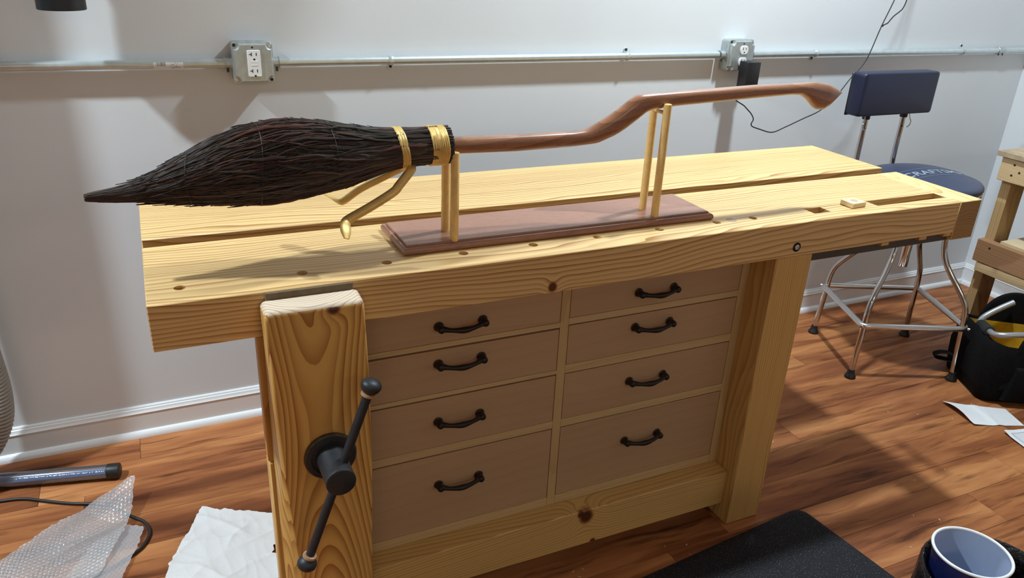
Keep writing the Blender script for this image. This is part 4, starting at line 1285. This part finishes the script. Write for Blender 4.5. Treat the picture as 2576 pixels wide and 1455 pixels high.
for (sy, sz) in ((-0.475, 0.745), (-0.500, 0.722), (-0.474, 0.706), (-0.478, 0.418)):
    bm = B(); lathe(bm, [(0.0042, 0.0), (0.0042, 0.0006), (0.0, 0.0006)], (TX - 0.018, sy, sz), (-1, 0, 0), 12)
    part('screw', bm, M_BLACKHOLE, tb)
def jug_mat():
    t = NT('pale_yellow_plastic')
    t.setp(Base_Color=(0.72, 0.62, 0.36), Roughness=0.4, Subsurface_Weight=0.0)
    return t.m
bm = B()
lathe(bm, [(0.058, 0.0), (0.062, 0.004), (0.0625, 0.15), (0.060, 0.165), (0.045, 0.182), (0.030, 0.190), (0.0, 0.190)], (2.4650, -0.640, 0.4545), (0, 0, 1), 36)
jg = thing('plastic_jar', (2.465, -0.64, 0.4545), 'pale yellow plastic jar on the lower shelf of the rough work table', 'jar')
part('jar_body', bm, jug_mat(), jg)
bm = B(); lathe(bm, [(0.030, 0.188), (0.0345, 0.190), (0.0345, 0.212), (0.032, 0.215), (0.0, 0.215)], (2.4650, -0.640, 0.4545), (0, 0, 1), 30)
part('lid', bm, M_WHITEPL, jg)

# ------------------------------------------------------------------ tool bag
M_FAB = plain('black_canvas', (0.0055, 0.0055, 0.0060), 0.95, spec=0.15, var=0.3, vscale=80, bump=0.35, bscale=700)
M_YEL = plain('yellow_lining', (0.58, 0.36, 0.015), 0.75, var=0.15, vscale=30)
M_ALU = plain('grey_aluminium_tube', (0.42, 0.44, 0.46), 0.35, metal=0.6)
M_FOAM = plain('black_foam', (0.013, 0.013, 0.013), 0.95, bump=0.2, bscale=900)
C0 = Vector((1.994, -0.812, 0)); da = Vector((0.466, 0.885, 0)); dd = Vector((0.885, -0.466, 0)); UZ = Vector((0, 0, 1))
BW, BL_ = 0.380, 0.275
def bag(s, l, z):
    return C0 + dd * s + da * l + UZ * z
bagt = thing('tool_bag', C0 + dd * 0.19 + da * 0.13, 'black open tool bag with yellow lining and tube handle on the floor beside the stool', 'bag')
# soft walls: a ring of outer wall, rolled rim, inner wall in yellow
def bag_ring(z, off, n=40):
    pts = []
    rad_ = 0.035
    w, l = BW / 2 + off, BL_ / 2 + off
    for (sx, sy, a0) in ((1, 1, 0), (-1, 1, 90), (-1, -1, 180), (1, -1, 270)):
        for i in range(n // 4):
            a = math.radians(a0 + 90 * i / (n // 4 - 1))
            s = sx * (w - rad_) + rad_ * math.cos(a); l_ = sy * (l - rad_) + rad_ * math.sin(a)
            pts.append((s, l_))
    return pts
def lift_z(s, z):
    return z + 0.034 * (z / 0.19) * max(0.0, 1 - max(0.0, s) / 0.13)
def soft(s, l, z, seed):
    return 0.010 * noise.noise(Vector((s * 9, l * 9, z * 9 + seed)))
bm = B()
rings = []
for (z, off) in ((0.0, -0.012), (0.004, 0.0), (0.05, 0.010), (0.11, 0.012), (0.160, 0.004), (0.188, -0.004), (0.194, -0.009), (0.188, -0.014)):
    rings.append([bag(BW / 2 + s + soft(s, l, z, 1), BL_ / 2 + l + soft(s, l, z, 5), lift_z(BW / 2 + s, z)) for s, l in bag_ring(z, off)])
rings_to_mesh(bm, rings, cap=False)
part('bag_wall', bm, M_FAB, bagt, angle=80)
bm = B()
rings = []
for (z, off) in ((0.186, -0.0145), (0.12, -0.018), (0.03, -0.020)):
    rings.append([bag(BW / 2 + s + soft(s, l, z, 1), BL_ / 2 + l + soft(s, l, z, 5), lift_z(BW / 2 + s, z)) for s, l in bag_ring(z, off)])
vr = rings_to_mesh(bm, rings, cap=False)
bm.faces.new(vr[-1])
part('lining', bm, M_YEL, bagt, 'yellow inner lining', angle=80)
def arch(l0, th, name, lean):
    bm = B()
    rings = []
    ol = []
    for i in range(25):
        a = PI * i / 24
        ol.append((BW / 2 + 0.112 * math.cos(a), 0.175 + 0.138 * max(0.0, math.sin(a)) ** 0.8))
    ol = [(BW / 2 + 0.150, 0.06), (BW / 2 + 0.130, 0.14)] + ol + [(BW / 2 - 0.130, 0.14), (BW / 2 - 0.150, 0.06)]
    for (ins, dl) in ((0.006, 0.0), (0.0, 0.004), (0.0, th - 0.004), (0.006, th)):
        ring = []
        for s, z in ol:
            cs, cz = BW / 2, 0.17
            v = Vector((s - cs, z - cz)); ln = v.length
            v *= (ln - ins) / ln
            ring.append(bag(cs + v.x, l0 + dl + lean * max(0, cz + v.y - 0.1), cz + v.y))
        rings.append(ring)
    rings_to_mesh(bm, rings)
    return part(name, bm, M_FAB, bagt, angle=50)
arch(-0.012, 0.020, 'end_panel', 0.05)
arch(BL_ - 0.010, 0.022, 'end_panel', -0.02)
# pocket and tag on the near end, strap on the long side
bm = B()
rings = []
for (ins, dl) in ((0.0, 0.0), (0.004, -0.016), (0.014, -0.022)):
    ring = []
    for s, z in [(0.06 + ins, 0.02 + ins), (BW - 0.04 - ins, 0.02 + ins), (BW - 0.05 - ins, 0.150 - ins), (0.08 + ins, 0.150 - ins)]:
        ring.append(bag(s, -0.010 + dl, z))
    rings.append(ring)
rings_to_mesh(bm, rings)
part('pocket', bm, M_FAB, bagt)
bm = B(); poly_prism(bm, [bag(s, -0.0215, z) for s, z in ((0.128, 0.150), (0.200, 0.156), (0.200, 0.178), (0.128, 0.172))], da * 0.003)
part('badge', bm, plain('tan_badge', (0.16, 0.11, 0.07), 0.6, var=0.3, vscale=120), bagt, 'small brown badge')
bm = B()
P = [bag(-0.012, 0.210, 0.075), bag(-0.030, 0.215, 0.080), bag(-0.055, 0.220, 0.078), bag(-0.075, 0.222, 0.068), bag(-0.068, 0.222, 0.056), bag(-0.04, 0.218, 0.052), bag(-0.012, 0.212, 0.05)]
tube(bm, P, 0.016, 8, smooth=4, flat=lambda t_: 0.16, up=UZ)
part('strap_loop', bm, M_FAB, bagt)
# tube handle folded to the near left side
HP = [bag(0.165, BL_ - 0.032, 0.288), bag(0.120, BL_ - 0.036, 0.262), bag(0.075, BL_ - 0.042, 0.232), bag(0.050, BL_ - 0.060, 0.216), bag(0.042, BL_ - 0.090, 0.215), bag(0.014, 0.080, 0.238), bag(0.011, 0.048, 0.244), bag(0.030, 0.030, 0.251), bag(0.070, 0.026, 0.257), bag(0.130, 0.024, 0.262)]
bm = B(); tube(bm, HP, 0.0105, 14, smooth=5)
hdl = part('carry_handle', bm, M_ALU, bagt, 'grey aluminium tube handle')
bm = B()
P = [bag(0.043 - 0.028 * k / 12, BL_ - 0.080 - 0.110 * k / 12, 0.2145 + 0.0225 * k / 12) for k in range(13)]
tube(bm, P, lambda t_: 0.0185 if 0.03 < t_ < 0.97 else 0.0160, 18)
part('foam_grip', bm, M_FOAM, hdl, 'black foam grip')
bm = B(); sphere(bm, bag(0.215, BL_ - 0.026, 0.285), 0.005, u=10, v=8); 
part('rivet', bm, M_CHROME, bagt)

# ------------------------------------------------------------------ papers on the floor
def paper_mat(name, lines):
    t = NT(name)
    co, x, y, z = t.objco()
    c = (0.78, 0.79, 0.81)
    if lines:
        f = t.math('FRACT', t.math('MULTIPLY', y, 210.0))
        ln = t.math('LESS_THAN', f, 0.42)
        br_ = t.math('GREATER_THAN', t.noise(t.comb(t.math('MULTIPLY', x, 220.0), t.math('MULTIPLY', t.math('FLOOR', t.math('MULTIPLY', y, 210.0)), 7.3), 0.0), 1.0, 2.0), 0.42)
        area = t.math('MULTIPLY', t.math('GREATER_THAN', x, 0.012), t.math('LESS_THAN', x, 0.092))
        m = t.math('MULTIPLY', t.math('MULTIPLY', ln, br_), t.math('MULTIPLY', area, 0.22))
        c = t.mix(m, (0.78, 0.79, 0.81), (0.15, 0.16, 0.2))
    t.setp(Base_Color=c, Roughness=0.6)
    return t.m
def sheet(name, A, Bp, Cp, D, lift, crease, label, mat, group):
    """bilinear sheet A-B (far edge), D-C (near edge); lift(u, v) height"""
    A, Bp, Cp, D = [Vector((*p, 0)) for p in (A, Bp, Cp, D)]
    nu, nv = 28, 16
    bm = B()
    g = []
    cen = (A + Bp + Cp + D) / 4
    for j in range(nv + 1):
        rowv = []
        for i in range(nu + 1):
            u, v = i / nu, j / nv
            p = (A * (1 - u) + Bp * u) * (1 - v) + (D * (1 - u) + Cp * u) * v
            rowv.append(bm.verts.new(p + UZ * (0.0012 + lift(u, v))))
        g.append(rowv)
    for j in range(nv):
        for i in range(nu):
            bm.faces.new((g[j][i], g[j][i + 1], g[j + 1][i + 1], g[j + 1][i]))
    o = solo(name, bm, mat, (cen.x, cen.y, 0), label, 'paper', group, angle=70)
    d = (Bp - A)
    o.rotation_euler = (0, 0, 0)
    # turn the mesh so that local x runs along the print
    a = math.atan2(d.y, d.x)
    o.data.transform(Matrix.Rotation(-a, 4, 'Z'))
    o.rotation_euler = (0, 0, a)
    return o
M_PAP = paper_mat('printed_paper', True)
def frame_paper():
    t = NT('framed_paper')
    co, x, y, z = t.objco()
    d = t.math('MAXIMUM', t.math('DIVIDE', t.math('ABSOLUTE', x), 0.062), t.math('DIVIDE', t.math('ABSOLUTE', y), 0.042))
    m = t.math('MULTIPLY', t.math('GREATER_THAN', d, 0.93), t.math('LESS_THAN', d, 1.0))
    inn = t.math('MULTIPLY', t.math('LESS_THAN', d, 0.93), 0.18)
    c = t.mix(t.math('MAXIMUM', t.math('MULTIPLY', m, 0.8), inn), (0.78, 0.79, 0.81), (0.30, 0.32, 0.35))
    t.setp(Base_Color=c, Roughness=0.6)
    return t.m
sheet('paper_sheet', (1.862, -0.768), (2.041, -0.881), (2.003, -0.977), (1.8366, -0.9133),
      lambda u, v: 0.018 * max(0, 1 - u * 2.2) ** 1.5 * (0.35 + 0.65 * math.sin(PI * min(1, v * 1.1)) ) + 0.003 * max(0, 1 - abs(u - 0.5) * 9) * 1.0, 0.5,
      'creased white printed sheet lying on the floor against the black tool bag', M_PAP, None)
sheet('paper_sheet', (1.893, -0.978), (2.050, -1.010), (2.020, -1.140), (1.872, -1.0650),
      lambda u, v: 0.006 * max(0, 1 - v * 3) + 0.004 * max(0, 1 - u * 4), 0.5,
      'white sheet with a grey box on it, cut by the right edge of the photo', frame_paper(), None)
# ------------------------------------------------------------------ anti-fatigue mat
def mat_mat():
    t = NT('black_speckled_foam')
    co = t.objco()[0]
    n = t.noise(co, 330.0, 2.0, 0.7)
    c = t.ramp(n, [(0.0, (0.006, 0.006, 0.008)), (0.58, (0.010, 0.010, 0.013)), (0.66, (0.07, 0.07, 0.08)), (0.74, (0.30, 0.30, 0.33))])
    t.setp(Base_Color=c, Roughness=0.75, Specular_IOR_Level=0.25)
    t.bump(t.noise(co, 260.0, 3.0, 0.6), 0.8, 0.002)
    return t.m
bm = B()
ol = []
mc = Vector((0.966, -1.020, 0))     # far right corner on the floor
ux = Vector((-0.9945, -0.105, 0)); uy = Vector((0.105, -0.9945, 0))
MWX, MWY, MR = 1.30, 0.75, 0.035
for (sx, sy, cx_, cy_, a0) in ((0, 0, MR, MR, 180), (1, 0, MWX - MR, MR, 270), (1, 1, MWX - MR, MWY - MR, 0), (0, 1, MR, MWY - MR, 90)):
    for i in range(7):
        a = math.radians(a0 + 90 * i / 6)
        ol.append((cx_ + MR * math.cos(a), cy_ + MR * math.sin(a)))
rings = []
for (ins, z) in ((0.0, 0.0), (0.0, 0.004), (0.006, 0.012), (0.016, 0.017), (0.026, 0.0185)):
    ring = []
    for x, y in ol:
        cx_, cy_ = MWX / 2, MWY / 2
        fx = (abs(x - cx_) - ins) / abs(x - cx_) ; fy = (abs(y - cy_) - ins) / abs(y - cy_)
        ring.append(mc + ux * (cx_ + (x - cx_) * fx) + uy * (cy_ + (y - cy_) * fy) + UZ * z)
    rings.append(ring)
rings_to_mesh(bm, rings)
solo('floor_mat', bm, mat_mat(), (0.6, -1.3, 0), 'thick black speckled standing mat on the floor before the bench', 'mat', angle=60)

# ------------------------------------------------------------------ waste bin with black liner and a blue cup
BC = Vector((0.800, -1.625, 0))
M_BIN = plain('dark_bin_plastic', (0.012, 0.012, 0.014), 0.5)
def liner_mat():
    t = NT('black_liner_film')
    co = t.objco()[0]
    t.setp(Base_Color=(0.008, 0.008, 0.009), Roughness=0.16, Specular_IOR_Level=0.6)
    t.bump(t.noise(co, 70.0, 4.0, 0.65, 1.2), 0.9, 0.006)
    return t.m
bint = thing('waste_bin', BC, 'round black waste bin with a crinkled black liner at the bottom right', 'bin')
bm = B(); lathe(bm, [(0.098, 0.0), (0.102, 0.004), (0.127, 0.340), (0.129, 0.346), (0.124, 0.346), (0.098, 0.010), (0.0, 0.010)], BC, (0, 0, 1), 48, cap=False)
part('bin_body', bm, M_BIN, bint)
bm = B()
rings = []
for k, (r, z) in enumerate([(0.1335, 0.250), (0.1325, 0.300), (0.1315, 0.335), (0.1305, 0.3475), (0.1260, 0.3520), (0.1205, 0.3460), (0.1180, 0.30), (0.1140, 0.250), (0.080, 0.234), (0.03, 0.233)]):
    ring = []
    for j in range(96):
        a = 2 * PI * j / 96
        w = 0.0022 * noise.noise(Vector((math.cos(a) * 9, math.sin(a) * 9, z * 9))) + 0.0016 * noise.noise(Vector((math.cos(a) * 30, math.sin(a) * 30, z * 20)))
        zz = z + (0.012 * noise.noise(Vector((math.cos(a) * 3, math.sin(a) * 3, 4.0))) if k == 0 else 0)
        ring.append(BC + Vector(((r + w) * math.cos(a), (r + w) * math.sin(a), zz)))
    rings.append(ring)
rings_to_mesh(bm, rings, cap=False)
part('bin_liner', bm, liner_mat(), bint, 'glossy crinkled black liner folded over the rim', angle=70)
cupc = Vector((0.7736, -1.5824, 0))
M_CUPO = plain('navy_cup_plastic', (0.006, 0.012, 0.075), 0.22, coat=0.3)
M_CUPI = plain('pale_cup_inside', (0.33, 0.39, 0.53), 0.25, coat=0.3)
cup = thing('plastic_cup', cupc + Vector((0, 0, 0.236)), 'large blue plastic cup with a white rim standing in the lined waste bin', 'cup')
CZ0, CZ1 = 0.236, 0.390
bm = B(); lathe(bm, [(0.052, CZ0 - CZ0), (0.0530, 0.001), (0.0678, CZ1 - CZ0 - 0.004), (0.0674, CZ1 - CZ0 - 0.003)], cupc + UZ * CZ0, (0, 0, 1), 64, cap=False)
part('cup_wall', bm, M_CUPO, cup, 'glossy navy outside')
bm = B(); lathe(bm, [(0.0668, CZ1 - CZ0 - 0.002), (0.0658, CZ1 - CZ0 - 0.006), (0.0550, 0.045), (0.0505, 0.004), (0.046, 0.003), (0.0, 0.003)], cupc + UZ * CZ0, (0, 0, 1), 64, cap=False)
part('cup_inside', bm, M_CUPI, cup, 'pale grey blue inside')
bm = B()
rings = []
for i in range(64):
    a = 2 * PI * i / 64
    c_ = cupc + Vector((0.0683 * math.cos(a), 0.0683 * math.sin(a), CZ1 - 0.001))
    rings.append([c_ + Vector((math.cos(a), math.sin(a), 0)) * (0.0030 * math.cos(2 * PI * j / 10)) + UZ * (0.0030 * math.sin(2 * PI * j / 10)) for j in range(10)])
rings_to_mesh(bm, rings, cap=False, closed=True)
part('cup_rim', bm, M_WHITEPL, cup, 'rolled white rim')

# ------------------------------------------------------------------ left floor: tube, cable, bubble wrap, paper towel
def clear_mat(name, tint, rough, mixw, white, gloss=1.0):
    """thin clear film: mostly transparent, some gloss, a little milky scatter"""
    t = NT(name)
    out = t.n['Material Output']
    tr = t.node('ShaderNodeBsdfTransparent'); tr.inputs[0].default_value = (*tint, 1)
    gl = t.node('ShaderNodeBsdfGlossy'); gl.inputs['Roughness'].default_value = rough
    gl.inputs['Color'].default_value = (0.9, 0.92, 0.95, 1)
    df = t.node('ShaderNodeBsdfDiffuse'); df.inputs[0].default_value = (0.80, 0.80, 0.82, 1)
    fr = t.node('ShaderNodeFresnel'); fr.inputs[0].default_value = 1.45
    m1 = t.node('ShaderNodeMixShader'); m1.inputs[0].default_value = white
    t.link(tr.outputs[0], m1.inputs[1]); t.link(df.outputs[0], m1.inputs[2])
    m2 = t.node('ShaderNodeMixShader')
    t.link(t.math('ADD', t.math('MULTIPLY', fr.outputs[0], gloss), mixw), m2.inputs[0])
    t.link(m1.outputs[0], m2.inputs[1]); t.link(gl.outputs[0], m2.inputs[2])
    t.link(m2.outputs[0], out.inputs[0])
    return t.m
TA = Vector((-1.085, -0.1266, 0.0215)); TBp = Vector((-0.7720, -0.1955, 0.0215))
td = (TBp - TA).normalized()
ct = thing('clear_tube', (TBp.x, TBp.y, 0), 'clear plastic tube with a black end cap lying on the floor by the baseboard', 'tube')
bm = B(); lathe(bm, [(0.0200, 0.0), (0.0200, (TBp - TA).length)], TA, td, 28, cap=False)
part('tube_wall', bm, clear_mat('clear_tube_plastic', (0.93, 0.94, 0.96), 0.06, 0.10, 0.06), ct)
bm = B(); lathe(bm, [(0.0, -0.004), (0.0196, -0.004), (0.0212, -0.002), (0.0214, 0.024), (0.0205, 0.028), (0.017, 0.0295), (0.0, 0.0295)], TBp, td, 28)
part('end_cap', bm, M_RUBBER, ct, 'black plastic end cap')
bm = B()
rings = []
nn_ = 160
s_, n_ = frame_of(td)
for i in range(nn_ + 1):
    t_ = i / nn_
    c_ = TA + (TBp - TA) * (t_ * 0.995) + UZ * -0.0040
    rings.append([c_ + s_ * (math.cos(2 * PI * j / 16) * (0.0138 + 0.0012 * noise.noise(Vector((i * 0.4, math.cos(j * 0.39) * 2, math.sin(j * 0.39) * 2))))) + n_ * (math.sin(2 * PI * j / 16) * (0.0138 + 0.0018 * noise.noise(Vector((i * 0.35, math.cos(j * 0.39) * 2, 8 + math.sin(j * 0.39) * 2))))) for j in range(16)])
rings_to_mesh(bm, rings)
part('rolled_film', bm, plain('blue_grey_film', (0.10, 0.17, 0.32), 0.18, coat=0.6), ct, 'crinkled blue grey film rolled inside the tube', angle=80)

CB = [(-1.60, -0.20, 0.0045), (-1.30, -0.17, 0.0045), (-1.12, -0.195, 0.0045), (-1.0328, -0.207, 0.0045), (-0.9774, -0.2184, 0.0045), (-0.9150, -0.255, 0.0045), (-0.8626, -0.2842, 0.0045), (-0.7819, -0.3227, 0.0045), (-0.7208, -0.3939, 0.0045), (-0.690, -0.430, 0.0045),
      (-0.6790, -0.470, 0.0045), (-0.6850, -0.500, 0.0045), (-0.7047, -0.5332, 0.0045), (-0.7576, -0.5697, 0.0045), (-0.7996, -0.5942, 0.0045), (-0.90, -0.66, 0.0045), (-1.05, -0.72, 0.0045)]
bm = B(); tube(bm, CB, 0.0042, 10, smooth=6)
solo('black_cable', bm, M_CORD, (-0.9, -0.3, 0), 'black cable looping over the floor under the bubble wrap', 'cable')

def inside(poly, x, y):
    r = False
    j = len(poly) - 1
    for i in range(len(poly)):
        xi, yi = poly[i]; xj, yj = poly[j]
        if (yi > y) != (yj > y) and x < (xj - xi) * (y - yi) / (yj - yi) + xi: r = not r
        j = i
    return r
def field(poly, step, hfun, mat, name, base, label, cat, thick, rag=0.0, parent=None):
    xs = [p[0] for p in poly]; ys = [p[1] for p in poly]
    x0, y0 = min(xs), min(ys)
    nx = int((max(xs) - x0) / step) + 2; ny = int((max(ys) - y0) / step) + 2
    bm = B(); V = {}
    def vert(i, j):
        if (i, j) not in V:
            x, y = x0 + i * step, y0 + j * step
            V[(i, j)] = bm.verts.new((x, y, hfun(x, y)))
        return V[(i, j)]
    for i in range(nx):
        for j in range(ny):
            x, y = x0 + (i + 0.5) * step, y0 + (j + 0.5) * step
            dx = rag * noise.noise(Vector((x * 60, y * 60, 3))); dy = rag * noise.noise(Vector((x * 60, y * 60, 7)))
            if inside(poly, x + dx, y + dy):
                bm.faces.new((vert(i, j), vert(i + 1, j), vert(i + 1, j + 1), vert(i, j + 1)))
    for _ in range(2):   # relax the stair stepped outline
        bd = [v for v in bm.verts if v.is_boundary]
        new = {}
        for v in bd:
            nb = [e.other_vert(v) for e in v.link_edges if e.is_boundary]
            if len(nb) == 2: new[v] = (v.co * 2 + nb[0].co + nb[1].co) / 4
        for v, c in new.items(): v.co = c
    if parent is not None:
        return part(name, bm, mat, parent, label, angle=80)
    return solo(name, bm, mat, base, label, cat, angle=80)
def hex_bump(x, y, p):
    """height 0..1 of round bubbles on a hexagonal grid"""
    ry = p * 0.866
    best = 9
    j0 = math.floor(y / ry)
    for j in (j0 - 1, j0, j0 + 1, j0 + 2):
        ox = (j % 2) * p / 2
        i0 = round((x - ox) / p)
        d = math.hypot(x - (i0 * p + ox), y - j * ry)
        best = min(best, d)
    r = p * 0.42
    return math.sqrt(max(0, 1 - (best / r) ** 2)) if best < r else 0.0
def fold(x, y):
    s = (x * 0.74 + y * 0.67)
    q = (-x * 0.67 + y * 0.74)
    return 0.013 + 0.020 * abs(noise.noise(Vector((s * 2.0, q * 9.0, 3.0)))) + 0.012 * abs(noise.noise(Vector((s * 5, q * 16.0, 8.0))))
BWP = [(-0.703, -0.306), (-0.760, -0.318), (-0.8062, -0.326), (-0.8871, -0.3657), (-0.9602, -0.4264), (-1.0068, -0.4681), (-1.10, -0.56), (-1.02, -0.66), (-0.89, -0.64), (-0.790, -0.600), (-0.7620, -0.5326), (-0.7350, -0.470), (-0.7140, -0.390)]
wrap = thing('bubble_wrap', (-0.85, -0.45, 0), 'crumpled clear bubble wrap lying over the black cable on the floor', 'bubble wrap')
M_WRAP = clear_mat('bubble_film', (0.98, 0.98, 0.985), 0.10, 0.02, 0.40, 0.45)
def hw1(x, y):
    lift = 0.050 * max(0, 1 - math.hypot(x + 0.703, y + 0.306) / 0.13)
    return fold(x, y) + lift + 0.0026 * hex_bump(x * 0.9 + y * 0.4, y * 0.9 - x * 0.4, 0.0105)
field(BWP, 0.0026, hw1, M_WRAP, 'wrap_layer', None, None, None, 0, 0.004, wrap)
BW2 = [(-0.690, -0.455), (-0.735, -0.430), (-0.80, -0.47), (-0.86, -0.57), (-0.80, -0.64), (-0.745, -0.63), (-0.720, -0.56), (-0.700, -0.50)]
field(BW2, 0.0030, lambda x, y: 0.0095 + 0.010 * abs(noise.noise(Vector((x * 9, y * 9, 12.0)))) * 0.5 + 0.0030 * hex_bump(x, y, 0.0105), M_WRAP, 'wrap_layer', None, 'lower loose flap of bubble wrap', None, 0, 0.004, wrap)

PT = [(-0.5466, -0.4187), (-0.520, -0.447), (-0.490, -0.462), (-0.4648, -0.4782), (-0.415, -0.500), (-0.3690, -0.5291), (-0.366, -0.585), (-0.358, -0.640), (-0.3760, -0.648), (-0.3981, -0.6359), (-0.4071, -0.6623), (-0.388, -0.690), (-0.3815, -0.7091), (-0.3964, -0.7523),
      (-0.45, -0.78), (-0.56, -0.76), (-0.66, -0.70), (-0.6476, -0.651), (-0.632, -0.605), (-0.6166, -0.5711), (-0.600, -0.535), (-0.5846, -0.5075), (-0.562, -0.45)]
def hp_(x, y):
    w = 0.02 * noise.noise(Vector((x * 9, y * 9, 4.0)))
    def ridge(f, ang, z, p):
        u = (x * math.cos(ang) + y * math.sin(ang)); v = (-x * math.sin(ang) + y * math.cos(ang))
        return (1 - abs(noise.noise(Vector(((u + w) * f, (v + w) * f * 0.35, z))))) ** p
    h = 0.0050 * ridge(8, 0.9, 2.0, 9) + 0.0034 * ridge(13, 2.1, 6.0, 9) + 0.0014 * ridge(30, 0.2, 9.0, 6)
    return 0.003 + h + 0.010 * (0.5 + 0.5 * noise.noise(Vector((x * 6, y * 6, 1.0))))
def towel_mat():
    t = NT('white_paper_towel')
    co = t.objco()[0]
    t.setp(Base_Color=(0.76, 0.76, 0.77), Roughness=0.9, Specular_IOR_Level=0.1)
    t.bump(t.noise(co, 160.0, 3.0, 0.6), 0.4, 0.002)
    return t.m
field(PT, 0.0036, hp_, towel_mat(), 'paper_towel', (-0.5, -0.6, 0), 'crumpled white paper towel with a torn edge on the floor left of the vise', 'paper towel', 0.0, 0.007)

# a few pale wood shavings on the planks
bm = B()
for i in range(34):
    x = random.uniform(0.95, 2.1); y = random.uniform(-1.45, -0.65)
    if i % 4 == 0: x, y = random.uniform(0.15, 0.6), random.uniform(-1.06, -0.99)
    a = random.uniform(0, PI); l = random.uniform(0.0015, 0.0045)
    d = Vector((math.cos(a), math.sin(a), 0)) * l; s = Vector((-math.sin(a), math.cos(a), 0)) * 0.0008
    p = Vector((x, y, 0.0004))
    vs = [bm.verts.new(p + k) for k in (d + s, d - s, -d - s, -d + s)]
    vt = [bm.verts.new(v.co + UZ * 0.0007) for v in vs]
    bm.faces.new(vt); bm.faces.new(vs)
    for q in range(4): bm.faces.new((vs[q], vs[(q + 1) % 4], vt[(q + 1) % 4], vt[q]))
solo('wood_shavings', bm, M_DOG, (1.3, -1.0, 0), 'tiny pale wood shavings scattered on the floor planks', 'shavings', kind='stuff', smooth=False)
